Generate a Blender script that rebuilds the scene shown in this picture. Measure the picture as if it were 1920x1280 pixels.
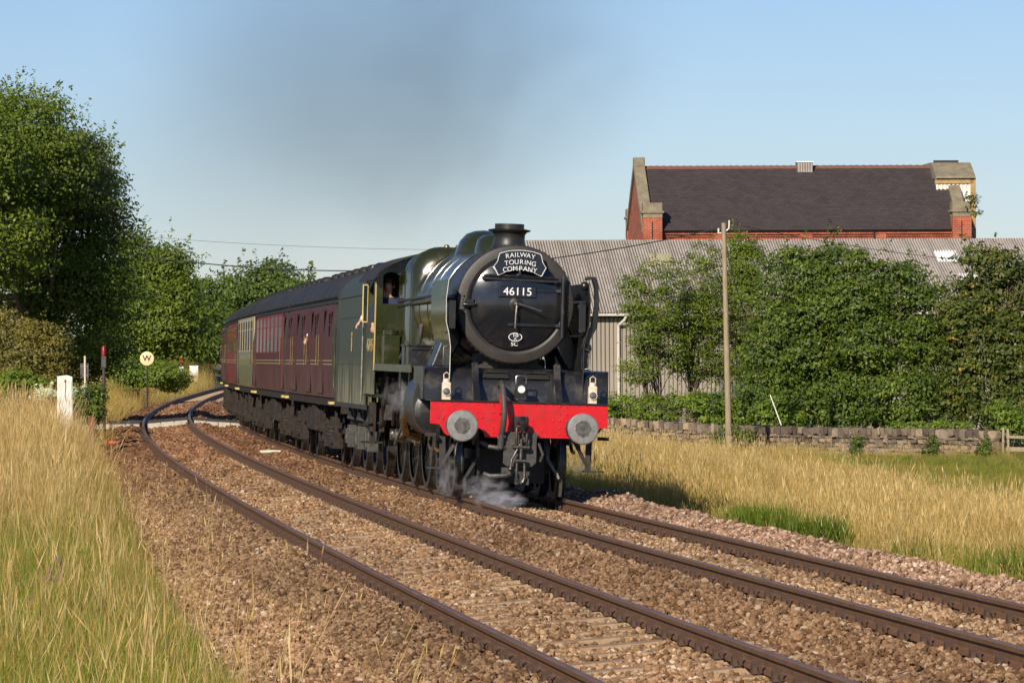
import bpy, bmesh, math, random
import numpy as np
from mathutils import Vector, Matrix, Euler
for o in list(bpy.data.objects): bpy.data.objects.remove(o)
scene = bpy.context.scene
COL = scene.collection
R = math.radians
random.seed(7); rng = np.random.default_rng(7)

# ------------------------------------------------------------------ camera, light, sky
FPX, Y0, CAMH, ROLL = 8296.6, 649.3, 2.3384, -0.0059      # focal length in pixels of a 1920 wide frame
cam_d = bpy.data.cameras.new('camera'); cam = bpy.data.objects.new('camera', cam_d); COL.objects.link(cam)
cam_d.sensor_width = 36; cam_d.lens = FPX / 1920 * 36; cam_d.shift_y = (Y0 - 640) / 1920
cam_d.clip_start = 0.5; cam_d.clip_end = 5000
cam.matrix_world = Matrix.Translation((0, 0, CAMH)) @ Matrix.Rotation(R(90), 4, 'X') @ Matrix.Rotation(ROLL, 4, 'Z')
scene.camera = cam
SUN_AZ, SUN_EL = 22, 27                                     # sun behind the camera, 22 degrees to its left
w = bpy.data.worlds.new('World'); scene.world = w; w.use_nodes = True
nt = w.node_tree; bg = nt.nodes['Background']
sky = nt.nodes.new('ShaderNodeTexSky'); sky.sky_type = 'NISHITA'; sky.sun_disc = False
sky.sun_elevation = R(SUN_EL); sky.sun_rotation = R(180 + SUN_AZ)
sky.air_density = 1.0; sky.dust_density = 0.15; sky.ozone_density = 5.0; sky.altitude = 300
wb_ = nt.nodes.new('ShaderNodeMix'); wb_.data_type = 'RGBA'; wb_.blend_type = 'MULTIPLY'; wb_.inputs[0].default_value = 1; wb_.inputs[7].default_value = (.99, .965, 1.10, 1)   # white balance of the picture
nt.links.new(sky.outputs[0], wb_.inputs[6]); nt.links.new(wb_.outputs[2], bg.inputs[0]); bg.inputs[1].default_value = 0.077
sl = bpy.data.lights.new('sun', 'SUN'); sl.energy = 5.0; sl.angle = R(0.55); sl.color = (1.0, 0.89, 0.72)
so = bpy.data.objects.new('sun', sl); COL.objects.link(so)
sd = Vector((math.sin(R(SUN_AZ)) * math.cos(R(SUN_EL)), math.cos(R(SUN_AZ)) * math.cos(R(SUN_EL)), -math.sin(R(SUN_EL))))
so.rotation_euler = sd.to_track_quat('-Z', 'Y').to_euler(); so.location = (-30, -60, 60)
scene.view_settings.view_transform = 'Standard'; scene.view_settings.look = 'None'
scene.view_settings.exposure = 0.22; scene.view_settings.gamma = 1; scene.view_settings.use_curve_mapping = False
scene.render.engine = 'CYCLES'
scene.cycles.max_bounces = 6; scene.cycles.transparent_max_bounces = 12; scene.cycles.volume_bounces = 1

def i2w(x, y, D):
    """point at distance D that stands at pixel (x, y) of the 1920x1280 photograph"""
    up, vp = x - 960, y - Y0
    u = (up + ROLL * vp); v = (vp - ROLL * up)
    return Vector((u * D / FPX, D, CAMH - v * D / FPX))

# ------------------------------------------------------------------ the line of the railway (spiral fitted to the rails)
TP = dict(x0=1.6011, th=-0.14065, k=(0.092586, -0.14078, 0.73671, -0.38573), d0=3.02587, d1=0.21395,
          z=(0.40743, -0.87577, 0.14971, 0.93995), cant1=-0.10853, cant2=0.03939, dz0=0.08289, dz1=-0.11807)
TS = np.linspace(-30, 400, 2151); _ds = TS[1] - TS[0]
_q = np.clip(TS, -8, 200) / 200
_k = sum(c * _q ** i for i, c in enumerate(TP['k'])) / 200
_i0 = int(np.argmin(abs(TS + 8)))
THD = np.concatenate([[0], np.cumsum((_k[1:] + _k[:-1]) / 2 * _ds)]); THD += TP['th'] - THD[_i0]
_m = (THD[1:] + THD[:-1]) / 2
TX = np.concatenate([[0], np.cumsum(np.sin(_m) * _ds)]); TX += TP['x0'] - TX[_i0]
TY = np.concatenate([[0], np.cumsum(np.cos(_m) * _ds)]); TY += 31 - TY[_i0]
TZ = sum(c * _q ** (i + 1) for i, c in enumerate(TP['z']))
def dz2(s): return TP['dz0'] + TP['dz1'] * np.minimum(s, 200) / 50
def d2(s): return TP['d0'] + TP['d1'] * np.minimum(s, 200) / 200
def tp(s, lat, z=0.0):
    """world x, y, z at distance s along the line, lat to the right of the near track's centre"""
    h = np.interp(s, TS, THD); x = np.interp(s, TS, TX); y = np.interp(s, TS, TY); zz = np.interp(s, TS, TZ)
    return x + lat * np.cos(h), y - lat * np.sin(h), zz + z
def heading(s): return float(np.interp(s, TS, THD))
def railtop(s, lat):
    """height of the plane through the four rail heads, relative to the centre line"""
    s = np.asarray(s, float); lat = np.asarray(lat, float); d = d2(s); dz = dz2(s)
    a = np.full(np.broadcast(s, lat).shape, TP['cant1'])
    za = TP['cant1']; c2 = TP['cant2']
    out = np.where(lat < -.75, za, 0)
    t = np.clip((lat + .75) / 1.5, 0, 1); out = np.where((lat >= -.75) & (lat < .75), za * (1 - t), out)
    t = np.clip((lat - 1.3) / (d - 2.6), 0, 1); out = np.where((lat >= .75) & (lat < d - .75), t * (c2 + dz), out)
    t = np.clip((lat - d + .75) / 1.5, 0, 1); out = np.where(lat >= d - .75, (c2 + dz) * (1 - t) + dz * t, out)
    return out

# ------------------------------------------------------------------ materials
def nn(t, kind, **kw):
    n = t.nodes.new('ShaderNode' + kind)
    for k, v in kw.items():
        if isinstance(k, str) and hasattr(n, k): setattr(n, k, v)
    return n
def ramp(t, src, stops):
    r = t.nodes.new('ShaderNodeValToRGB'); e = r.color_ramp.elements
    while len(e) < len(stops): e.new(0.5)
    for el, (p, c) in zip(e, stops): el.position = p; el.color = (*c, 1)
    t.links.new(src, r.inputs[0]); return r.outputs[0]
def noise(t, scale, detail=4, rough=.6, vec=None, stretch=None):
    n = t.nodes.new('ShaderNodeTexNoise'); n.inputs['Scale'].default_value = scale
    n.inputs['Detail'].default_value = detail; n.inputs['Roughness'].default_value = rough
    if vec is None:
        tc = t.nodes.new('ShaderNodeTexCoord'); vec = tc.outputs['Object']
    if stretch:
        mp = t.nodes.new('ShaderNodeMapping'); mp.inputs['Scale'].default_value = stretch
        t.links.new(vec, mp.inputs[0]); vec = mp.outputs[0]
    t.links.new(vec, n.inputs['Vector']); return n.outputs[0]
def mixc(t, fac, a, b, mode='MIX'):
    m = t.nodes.new('ShaderNodeMix'); m.data_type = 'RGBA'; m.blend_type = mode
    for s, v in ((m.inputs[0], fac), (m.inputs[6], a), (m.inputs[7], b)):
        if hasattr(v, 'node'): t.links.new(v, s)
        else: s.default_value = v if isinstance(v, (int, float)) else (*v, 1)
    return m.outputs[2]
def mat(name, col, rough=.5, metal=0, col2=None, nscale=6, bump=0, bscale=40, coat=0, stretch=None, lo=.35, hi=.7, spec=None, emit=None, dirt=None, detail=4):
    m = bpy.data.materials.new(name); m.use_nodes = True; t = m.node_tree; b = t.nodes['Principled BSDF']
    b.inputs['Base Color'].default_value = (*col, 1); b.inputs['Roughness'].default_value = rough
    b.inputs['Metallic'].default_value = metal; b.inputs['Coat Weight'].default_value = coat
    b.inputs['Coat Roughness'].default_value = .08
    if spec is not None: b.inputs['Specular IOR Level'].default_value = spec
    c = None
    if col2:
        c = ramp(t, noise(t, nscale, detail, .65, stretch=stretch), [(lo, col), (hi, col2)])
    if dirt:                                              # (colour, amount, scale, stretch)
        dc, amt, dsc, dst = dirt
        f = ramp(t, noise(t, dsc, 6, .7, stretch=dst), [(.5, (0, 0, 0)), (.72, (amt,) * 3)])
        c = mixc(t, f, c if c is not None else col, dc)
        rr = ramp(t, f, [(0, (rough,) * 3), (1, (min(1, rough + .45),) * 3)]); t.links.new(rr, b.inputs['Roughness'])
    if c is not None: t.links.new(c, b.inputs['Base Color'])
    if bump:
        bp = t.nodes.new('ShaderNodeBump'); bp.inputs['Strength'].default_value = bump; bp.inputs['Distance'].default_value = .02
        t.links.new(noise(t, bscale, 5, .6, stretch=stretch), bp.inputs['Height']); t.links.new(bp.outputs[0], b.inputs['Normal'])
    if emit:
        b.inputs['Emission Color'].default_value = (*emit[0], 1); b.inputs['Emission Strength'].default_value = emit[1]
    return m
M = {}
M['black'] = mat('black_paint', (.012, .012, .013), .32, dirt=((.09, .07, .055), .5, 3.2, None), coat=.25, bump=.08, bscale=18)
M['black_matt'] = mat('sooty_black', (.014, .013, .013), .6, col2=(.04, .034, .03), nscale=5, bump=.15, bscale=30)
M['smokebox'] = mat('smokebox_black', (.012, .012, .013), .42, col2=(.03, .027, .024), nscale=3, bump=.1, bscale=14)
M['ring'] = mat('smokebox_ring', (.024, .021, .019), .5, col2=(.042, .036, .031), nscale=5, bump=.1, bscale=20)
M['door'] = mat('smokebox_door', (.008, .009, .013), .16, coat=.6, dirt=((.05, .04, .035), .35, 2.2, None), bump=.04, bscale=4)
M['green'] = mat('locomotive_green', (.019, .023, .005), .2, coat=.25, dirt=((.075, .062, .03), .5, 2.4, (1, .4, 1)), bump=.03, bscale=4)
M['green_side'] = mat('tender_green', (.028, .034, .009), .45, coat=.0, spec=.22, dirt=((.16, .14, .07), .55, 4.5, (1.5, 1.5, .25)), bump=.05, bscale=6)
M['valance'] = mat('green_valance', (.06, .068, .022), .35, coat=.2, dirt=((.1, .08, .04), .5, 6, None))
M['red'] = mat('buffer_beam_red', (.62, .006, .012), .35, coat=.3, col2=(.46, .005, .012), dirt=((.12, .02, .015), .5, 5, (1.5, 1, .4)), nscale=7, bump=.12, bscale=9)
M['buffer_face'] = mat('worn_buffer_steel', (.36, .345, .33), .45, .65, col2=(.24, .23, .22), nscale=12, bump=.05)
M['steel'] = mat('polished_steel', (.42, .40, .37), .3, .95, col2=(.25, .23, .21), nscale=9, bump=.05)
M['greasy'] = mat('greasy_steel', (.13, .12, .11), .42, .85, col2=(.05, .045, .04), nscale=16, bump=.12, bscale=30)
M['brass'] = mat('copper_pipe', (.42, .27, .13), .35, .9, col2=(.2, .13, .07), nscale=14)
M['under'] = mat('underframe_grime', (.020, .016, .013), .8, spec=.25, col2=(.045, .035, .027), nscale=7, bump=.25, bscale=26)
M['axle'] = mat('axlebox_grey', (.045, .043, .04), .5, .3, col2=(.09, .085, .078), nscale=11, bump=.2, bscale=26)
M['maroon'] = mat('maroon_paint', (.068, .012, .010), .5, spec=.2, dirt=((.12, .065, .06), .45, 3.5, (1.2, 1.2, .3)), bump=.05, bscale=5)
M['maroon2'] = mat('bright_maroon_paint', (.16, .011, .016), .42, spec=.25, dirt=((.13, .05, .05), .4, 3.5, (1.2, 1.2, .3)), bump=.05, bscale=5)
M['cream'] = mat('cream_paint', (.38, .33, .2), .45, col2=(.3, .26, .15), nscale=5)
M['olive'] = mat('olive_green_paint', (.10, .105, .045), .4, coat=.2, dirt=((.16, .14, .09), .5, 4, (1.2, 1.2, .3)))
M['roof'] = mat('coach_roof_grey', (.014, .013, .013), .62, spec=.3, col2=(.035, .032, .03), nscale=2.5, bump=.12, bscale=10)
M['glass'] = mat('window_glass', (.02, .025, .028), .06, spec=.9)
M['dark'] = mat('dark_interior', (.01, .009, .008), .8)
M['lining'] = mat('yellow_lining', (.36, .27, .10), .5)
M['yellow'] = mat('yellow_paint', (.66, .5, .14), .5, col2=(.5, .36, .1), nscale=20)
M['white'] = mat('white_paint', (.78, .76, .72), .45, col2=(.6, .57, .5), nscale=8)
M['lampwhite'] = mat('lamp_cream_paint', (.72, .62, .5), .4, col2=(.5, .4, .3), nscale=25)
M['lens'] = mat('lamp_glass', (.25, .25, .24), .05, .6, spec=1)
M['bulb'] = mat('lit_headlamp', (.9, .85, .7), .3, emit=((1, .9, .62), .7))
M['plate'] = mat('headboard_blue_black', (.006, .007, .014), .25, coat=.5)
M['letters'] = mat('cast_white_letters', (.82, .82, .84), .4)
M['cable'] = mat('black_cable', (.012, .012, .013), .6)
M['rubber'] = mat('rubber_hose', (.045, .042, .04), .6, col2=(.07, .06, .055), nscale=20, bump=.2, bscale=60)
M['rail'] = mat('rusty_rail_side', (.125, .062, .03), .62, col2=(.17, .09, .045), nscale=6, bump=.2, bscale=50, spec=.3)
M['railtop'] = mat('polished_rail_head', (.22, .12, .065), .5, .2, col2=(.13, .075, .045), nscale=2)
M['clip'] = mat('rusty_rail_clip', (.045, .024, .015), .8, col2=(.085, .045, .027), nscale=30)
M['sleeper'] = mat('concrete_sleeper', (.36, .25, .15), .85, col2=(.24, .155, .09), nscale=7, bump=.3, bscale=30)
M['concrete'] = mat('pale_concrete', (.52, .47, .38), .85, col2=(.36, .31, .24), nscale=6, bump=.2)
M['tarmac'] = mat('tarmac', (.05, .045, .042), .9, col2=(.08, .07, .06), nscale=9, bump=.3)
M['pole'] = mat('weathered_pole_wood', (.36, .29, .18), .8, col2=(.20, .155, .10), nscale=5, stretch=(6, 6, .5), bump=.3, bscale=20)
M['board'] = mat('weathered_boards', (.38, .33, .27), .85, col2=(.20, .175, .145), nscale=3.5, stretch=(4, 4, .35), bump=.3, bscale=14)
M['asb'] = mat('asbestos_sheet', (.46, .42, .38), .85, col2=(.31, .275, .245), nscale=1.6, bump=.2, bscale=12, detail=8)
M['asb_y'] = mat('yellowed_rooflight', (.5, .45, .24), .6, col2=(.4, .36, .2), nscale=4)
M['asb_w'] = mat('white_rooflight', (.82, .83, .84), .4)
M['gutter'] = mat('flaking_white_gutter', (.6, .56, .5), .6, col2=(.35, .22, .12), nscale=3.5, lo=.5, hi=.75)
M['stone'] = mat('field_stone', (.32, .25, .19), .9, col2=(.17, .13, .105), nscale=4, bump=.5, bscale=14, detail=8)
M['coping'] = mat('weathered_sandstone', (.28, .235, .155), .9, col2=(.15, .125, .09), nscale=2.5, bump=.3, bscale=10, detail=8)
M['ochre'] = mat('ochre_trim', (.42, .27, .11), .7, col2=(.3, .2, .1), nscale=4)
M['ridge'] = mat('ridge_tile_clay', (.22, .085, .055), .85, col2=(.12, .06, .045), nscale=3)
M['metalsheet'] = mat('white_profiled_sheet', (.78, .77, .70), .5, col2=(.66, .64, .56), nscale=2)
M['bark'] = mat('bark', (.17, .125, .08), .9, col2=(.085, .065, .045), nscale=10, bump=.5, bscale=20)
M['rust'] = mat('rust_brown_post', (.2, .085, .045), .85, col2=(.12, .06, .04), nscale=12)
M['redlamp'] = mat('red_enamel', (.24, .006, .009), .35)
M['skin'] = mat('skin', (.52, .29, .2), .55)
M['hair'] = mat('dark_hair', (.03, .018, .012), .7)
M['navy'] = mat('navy_cloth', (.012, .02, .06), .8)
M['shirt'] = mat('pale_shirt', (.72, .72, .76), .8)
M['maroon_lead'] = mat('window_strip_grey', (.10, .06, .055), .3, coat=.3)

def zmask_dirt(m, z0, z1, col, amt, scale, st):
    """spray dirt thrown up from the track: streaks that thin out with height"""
    t = m.node_tree; b = t.nodes['Principled BSDF']; src = b.inputs['Base Color'].links[0].from_socket
    tc = t.nodes.new('ShaderNodeTexCoord'); sp = t.nodes.new('ShaderNodeSeparateXYZ'); t.links.new(tc.outputs['Object'], sp.inputs[0])
    mr = t.nodes.new('ShaderNodeMapRange'); mr.inputs['From Min'].default_value = z1; mr.inputs['From Max'].default_value = z0; t.links.new(sp.outputs[2], mr.inputs['Value'])
    f = ramp(t, noise(t, scale, 5, .6, stretch=st), [(.42, (0, 0, 0)), (.6, (amt,) * 3)]); k = t.nodes.new('ShaderNodeMath'); k.operation = 'MULTIPLY'
    t.links.new(f, k.inputs[0]); t.links.new(mr.outputs[0], k.inputs[1]); t.links.new(mixc(t, k.outputs[0], src, col), b.inputs['Base Color'])
zmask_dirt(M['green_side'], 1.2, 2.1, (.42, .38, .24), .7, 3.2, (1, 1.1, .25))
zmask_dirt(M['maroon'], 1.2, 2.2, (.28, .17, .13), .3, 3.0, (1, .9, .25))
def valley_shade(m, pitch):  # shading of the corrugations put into the colour: valleys darker than crests
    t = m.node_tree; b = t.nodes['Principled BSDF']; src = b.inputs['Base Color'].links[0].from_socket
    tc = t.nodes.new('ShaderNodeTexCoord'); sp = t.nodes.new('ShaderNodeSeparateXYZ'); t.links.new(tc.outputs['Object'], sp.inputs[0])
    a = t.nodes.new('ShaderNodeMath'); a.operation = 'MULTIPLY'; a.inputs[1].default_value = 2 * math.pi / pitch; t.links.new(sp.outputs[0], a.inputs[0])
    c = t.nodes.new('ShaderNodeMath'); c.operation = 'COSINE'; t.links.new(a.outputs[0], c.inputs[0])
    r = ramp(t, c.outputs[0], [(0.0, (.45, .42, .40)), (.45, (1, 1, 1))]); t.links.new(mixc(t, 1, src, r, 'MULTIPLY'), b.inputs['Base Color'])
valley_shade(M['asb'], .125)
def object_random_mat(name, stops, rough=.9, bump=.3, bscale=8, tint=True):
    """colour picked per instance / per object"""
    m = bpy.data.materials.new(name); m.use_nodes = True; t = m.node_tree; b = t.nodes['Principled BSDF']
    oi = t.nodes.new('ShaderNodeObjectInfo'); c = ramp(t, oi.outputs['Random'], stops)
    n = noise(t, bscale, 4, .6)
    c = mixc(t, .5, c, ramp(t, n, [(.3, (.55, .55, .55)), (.7, (1.25, 1.25, 1.25))]), 'MULTIPLY')
    if tint:
        at = t.nodes.new('ShaderNodeAttribute'); at.attribute_type = 'INSTANCER'; at.attribute_name = 'tint'
        c = mixc(t, 1.0, c, at.outputs['Color'], 'MULTIPLY')
    t.links.new(c, b.inputs['Base Color']); b.inputs['Roughness'].default_value = rough; b.inputs['Specular IOR Level'].default_value = .25
    bp = t.nodes.new('ShaderNodeBump'); bp.inputs['Strength'].default_value = bump; bp.inputs['Distance'].default_value = .01
    t.links.new(n, bp.inputs['Height']); t.links.new(bp.outputs[0], b.inputs['Normal'])
    return m
def leaf_mat(name, a, b_, c_, trans=.35, rough=.5, random_src='island'):
    m = bpy.data.materials.new(name); m.use_nodes = True; t = m.node_tree
    b = t.nodes['Principled BSDF']; out = t.nodes['Material Output']
    if random_src == 'island':
        g = t.nodes.new('ShaderNodeNewGeometry'); r = g.outputs['Random Per Island']
    else:
        g = t.nodes.new('ShaderNodeObjectInfo'); r = g.outputs['Random']
    c = ramp(t, r, [(0, a), (.5, b_), (1, c_)])
    big = noise(t, .6, 3, .6); c = mixc(t, .7, c, ramp(t, big, [(.35, (.5, .6, .5)), (.7, (1.4, 1.3, 1.05))]), 'MULTIPLY')
    if random_src != 'island':
        at = t.nodes.new('ShaderNodeAttribute'); at.attribute_type = 'INSTANCER'; at.attribute_name = 'tint'
        c = mixc(t, 1.0, c, at.outputs['Color'], 'MULTIPLY')
    t.links.new(c, b.inputs['Base Color']); b.inputs['Roughness'].default_value = rough
    b.inputs['Specular IOR Level'].default_value = .35
    tr = t.nodes.new('ShaderNodeBsdfTranslucent'); t.links.new(mixc(t, 1, c, (1.5, 1.6, .8), 'MULTIPLY'), tr.inputs[0])
    mx = t.nodes.new('ShaderNodeMixShader'); mx.inputs[0].default_value = trans
    t.links.new(b.outputs[0], mx.inputs[1]); t.links.new(tr.outputs[0], mx.inputs[2]); t.links.new(mx.outputs[0], out.inputs[0])
    return m
M['leaf_ash'] = leaf_mat('ash_leaves', (.062, .10, .012), (.125, .18, .018), (.22, .265, .035))
M['leaf_elm'] = leaf_mat('elm_leaves', (.04, .075, .012), (.09, .145, .02), (.19, .24, .036))
M['leaf_syc'] = leaf_mat('sycamore_leaves', (.045, .07, .015), (.09, .125, .02), (.17, .17, .035))
M['leaf_far'] = leaf_mat('distant_leaves', (.05, .09, .016), (.09, .145, .024), (.15, .20, .035))
M['leaf_scrub'] = leaf_mat('hawthorn_leaves', (.12, .105, .022), (.23, .19, .045), (.34, .28, .08))
M['leaf_bright'] = leaf_mat('bright_shrub_leaves', (.09, .15, .016), (.16, .24, .026), (.26, .32, .04))
M['seed_yellow'] = leaf_mat('yellow_seed_wings', (.35, .24, .05), (.4, .3, .06), (.3, .16, .04))
M['flower_white'] = leaf_mat('white_umbels', (.7, .7, .62), (.75, .75, .68), (.6, .6, .5))
M['dry'] = leaf_mat('dry_grass_stalks', (.38, .26, .10), (.54, .40, .16), (.68, .53, .24), .3, .6, 'object')
M['pale'] = leaf_mat('pale_seed_stalks', (.50, .34, .16), (.64, .47, .25), (.76, .62, .40), .25, .6, 'object')
M['green_grass'] = leaf_mat('green_grass_blades', (.13, .19, .015), (.24, .29, .03), (.40, .41, .07), .4, .55, 'object')
M['ballast_stone'] = object_random_mat('ballast_stone', [(0, (.12, .070, .040)), (.3, (.25, .155, .09)), (.65, (.37, .24, .148)), (.93, (.47, .33, .215)), (.985, (.56, .47, .38)), (1, (.62, .55, .47))])
M['wall_stone'] = object_random_mat('wall_stone', [(0, (.08, .062, .05)), (.4, (.16, .125, .095)), (.75, (.25, .195, .145)), (1, (.36, .26, .17))], bscale=11, tint=False, bump=.7)

# ------------------------------------------------------------------ mesh helpers
class MB:
    def __init__(s): s.v = []; s.f = []
    def add(s, vs, fs):
        n = len(s.v); s.v.extend([tuple(x) for x in vs]); s.f.extend([tuple(i + n for i in f) for f in fs]); return s
    def box(s, c, d, rot=None, taper=1.0):
        x, y, z = d[0] / 2, d[1] / 2, d[2] / 2
        vs = [Vector((sx * x * (taper if sz > 0 else 1), sy * y * (taper if sz > 0 else 1), sz * z)) for sz in (-1, 1) for sy in (-1, 1) for sx in (-1, 1)]
        if rot: E_ = Euler(rot); vs = [E_.to_matrix() @ v for v in vs]
        vs = [v + Vector(c) for v in vs]
        return s.add(vs, [(0, 2, 3, 1), (4, 5, 7, 6), (0, 1, 5, 4), (2, 6, 7, 3), (0, 4, 6, 2), (1, 3, 7, 5)])
    def bar(s, a, b, wd, hg=None, up=(0, 0, 1)):
        a, b = Vector(a), Vector(b); hg = hg or wd; t = (b - a).normalized(); u = Vector(up)
        if abs(t.dot(u)) > .98: u = Vector((1, 0, 0))
        sd_ = t.cross(u).normalized(); u = sd_.cross(t)
        vs = [p + sd_ * i * wd / 2 + u * j * hg / 2 for p in (a, b) for j in (-1, 1) for i in (-1, 1)]
        return s.add(vs, [(0, 1, 3, 2), (4, 6, 7, 5), (0, 4, 5, 1), (2, 3, 7, 6), (0, 2, 6, 4), (1, 5, 7, 3)])
    def tube(s, pts, r, n=8, caps=True):
        pts = [Vector(p) for p in pts]; rs = r if isinstance(r, (list, tuple)) else [r] * len(pts)
        rings = []; up = Vector((0, 0, 1)); prev = None
        for i, p in enumerate(pts):
            t = (pts[min(i + 1, len(pts) - 1)] - pts[max(i - 1, 0)]).normalized()
            if prev is None:
                u = up if abs(t.dot(up)) < .9 else Vector((1, 0, 0)); a = t.cross(u).normalized()
            else: a = (prev - t * prev.dot(t)).normalized()
            b = t.cross(a); prev = a
            rings.append([p + (a * math.cos(2 * math.pi * k / n) + b * math.sin(2 * math.pi * k / n)) * rs[i] for k in range(n)])
        vs = [v for rg in rings for v in rg]; fs = []
        for i in range(len(pts) - 1):
            for k in range(n): fs.append((i * n + k, i * n + (k + 1) % n, (i + 1) * n + (k + 1) % n, (i + 1) * n + k))
        if caps: fs.append(tuple(reversed(range(n)))); fs.append(tuple(range((len(pts) - 1) * n, len(pts) * n)))
        return s.add(vs, fs)
    def lathe(s, prof, o=(0, 0, 0), axis='Y', n=48, caps=True):
        """prof: (along, radius)"""
        vs = []; fs = []
        for a, r in prof:
            for k in range(n):
                c, sn = math.cos(2 * math.pi * k / n) * r, math.sin(2 * math.pi * k / n) * r
                v = {'Y': (c, a, sn), 'Z': (c, sn, a), 'X': (a, c, sn)}[axis]; vs.append(Vector(v) + Vector(o))
        m = len(prof)
        for i in range(m - 1):
            for k in range(n): fs.append((i * n + k, i * n + (k + 1) % n, (i + 1) * n + (k + 1) % n, (i + 1) * n + k))
        if caps: fs.append(tuple(range(n))); fs.append(tuple(reversed(range((m - 1) * n, m * n))))
        return s.add(vs, fs)
    def prism(s, poly, a0, a1, plane='XZ'):
        """poly in plane, extruded along the remaining axis from a0 to a1"""
        n = len(poly); vs = []
        for a in (a0, a1):
            for p, q in poly: vs.append({'XZ': (p, a, q), 'YZ': (a, p, q), 'XY': (p, q, a)}[plane])
        fs = [tuple(range(n)), tuple(range(2 * n - 1, n - 1, -1))] + [(k, (k + 1) % n, n + (k + 1) % n, n + k) for k in range(n)]
        return s.add(vs, fs)
    def loft(s, rings, closed=True, caps=True):
        n = len(rings[0]); vs = [p for r in rings for p in r]; fs = []
        for i in range(len(rings) - 1):
            for k in range(n if closed else n - 1): fs.append((i * n + k, i * n + (k + 1) % n, (i + 1) * n + (k + 1) % n, (i + 1) * n + k))
        if caps and closed: fs.append(tuple(reversed(range(n)))); fs.append(tuple(range((len(rings) - 1) * n, len(rings) * n)))
        return s.add(vs, fs)
    def ball(s, c, r, n=10, sc=(1, 1, 1)):
        m = n // 2; rings = []
        for i in range(1, m):
            a = math.pi * i / m
            rings.append([(c[0] + r * sc[0] * math.sin(a) * math.cos(2 * math.pi * k / n), c[1] + r * sc[1] * math.sin(a) * math.sin(2 * math.pi * k / n), c[2] + r * sc[2] * math.cos(a)) for k in range(n)])
        vs = [(c[0], c[1], c[2] + r * sc[2])] + [p for q in rings for p in q] + [(c[0], c[1], c[2] - r * sc[2])]; fs = []
        for k in range(n): fs.append((0, 1 + k, 1 + (k + 1) % n))
        for i in range(m - 2):
            for k in range(n): fs.append((1 + i * n + k, 1 + (i + 1) * n + k, 1 + (i + 1) * n + (k + 1) % n, 1 + i * n + (k + 1) % n))
        l = len(vs) - 1
        for k in range(n): fs.append((l, 1 + (m - 2) * n + (k + 1) % n, 1 + (m - 2) * n + k))
        return s.add(vs, fs)
    def mesh(s, name, m, smooth=True, angle=35):
        me = bpy.data.meshes.new(name); me.from_pydata([tuple(v) for v in s.v], [], s.f)
        bm = bmesh.new(); bm.from_mesh(me); bmesh.ops.recalc_face_normals(bm, faces=bm.faces); bm.to_mesh(me); bm.free()
        if m: me.materials.append(m)
        if smooth:
            me.shade_smooth(); me.set_sharp_from_angle(angle=R(angle))
        return me
    def build(s, name, m, parent=None, smooth=True, angle=35, bevel=0):
        o = bpy.data.objects.new(name, s.mesh(name, m, smooth, angle)); COL.objects.link(o)
        if parent: o.parent = parent
        if bevel:
            b = o.modifiers.new('bevel', 'BEVEL'); b.width = bevel; b.segments = 2; b.limit_method = 'ANGLE'; b.angle_limit = R(40)
        return o
def tag(o, label=None, cat=None, group=None, kind=None):
    if label: o['label'] = label
    if cat: o['category'] = cat
    if group: o['group'] = group
    if kind: o['kind'] = kind
    return o
def empty(name, loc=(0, 0, 0), rot=(0, 0, 0), label=None, cat=None, group=None, kind=None, parent=None):
    o = bpy.data.objects.new(name, None); COL.objects.link(o); o.location = loc; o.rotation_euler = rot
    o.empty_display_size = .2
    if parent: o.parent = parent
    return tag(o, label, cat, group, kind)
def place(name, me, parent, loc=(0, 0, 0), rot=(0, 0, 0), scale=(1, 1, 1)):
    o = bpy.data.objects.new(name, me); COL.objects.link(o); o.parent = parent
    o.location = loc; o.rotation_euler = rot; o.scale = scale; return o
def text(name, s, size, m, parent, loc, width=None, ext=.006, rot=(math.pi / 2, 0, 0), spacing=1.0, fat=0):
    cu = bpy.data.curves.new(name, 'FONT'); cu.body = s; cu.size = size; cu.extrude = ext; cu.offset = fat
    cu.align_x = 'CENTER'; cu.align_y = 'CENTER'; cu.space_character = spacing
    t = bpy.data.objects.new(name, cu); COL.objects.link(t); bpy.context.view_layer.update()
    me = bpy.data.meshes.new_from_object(t.evaluated_get(bpy.context.evaluated_depsgraph_get()))
    bpy.data.objects.remove(t); me.name = name; me.materials.clear(); me.materials.append(m)
    o = bpy.data.objects.new(name, me); COL.objects.link(o); o.parent = parent; o.location = loc; o.rotation_euler = rot
    if width:
        xs = [v.co.x for v in me.vertices]; o.scale.x = width / (max(xs) - min(xs))
    return o
def np_mesh(name, verts, faces, m, mats=None):
    """faces: (n,k) int array"""
    me = bpy.data.meshes.new(name); nf, k = faces.shape
    me.vertices.add(len(verts)); me.vertices.foreach_set('co', np.asarray(verts, np.float32).ravel())
    me.loops.add(nf * k); me.loops.foreach_set('vertex_index', faces.astype(np.int32).ravel())
    me.polygons.add(nf); me.polygons.foreach_set('loop_start', np.arange(0, nf * k, k, dtype=np.int32))
    me.materials.append(m); me.update(calc_edges=True); me.validate(); return me
def link(name, me, parent=None):
    o = bpy.data.objects.new(name, me); COL.objects.link(o); o.parent = parent; return o
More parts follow.
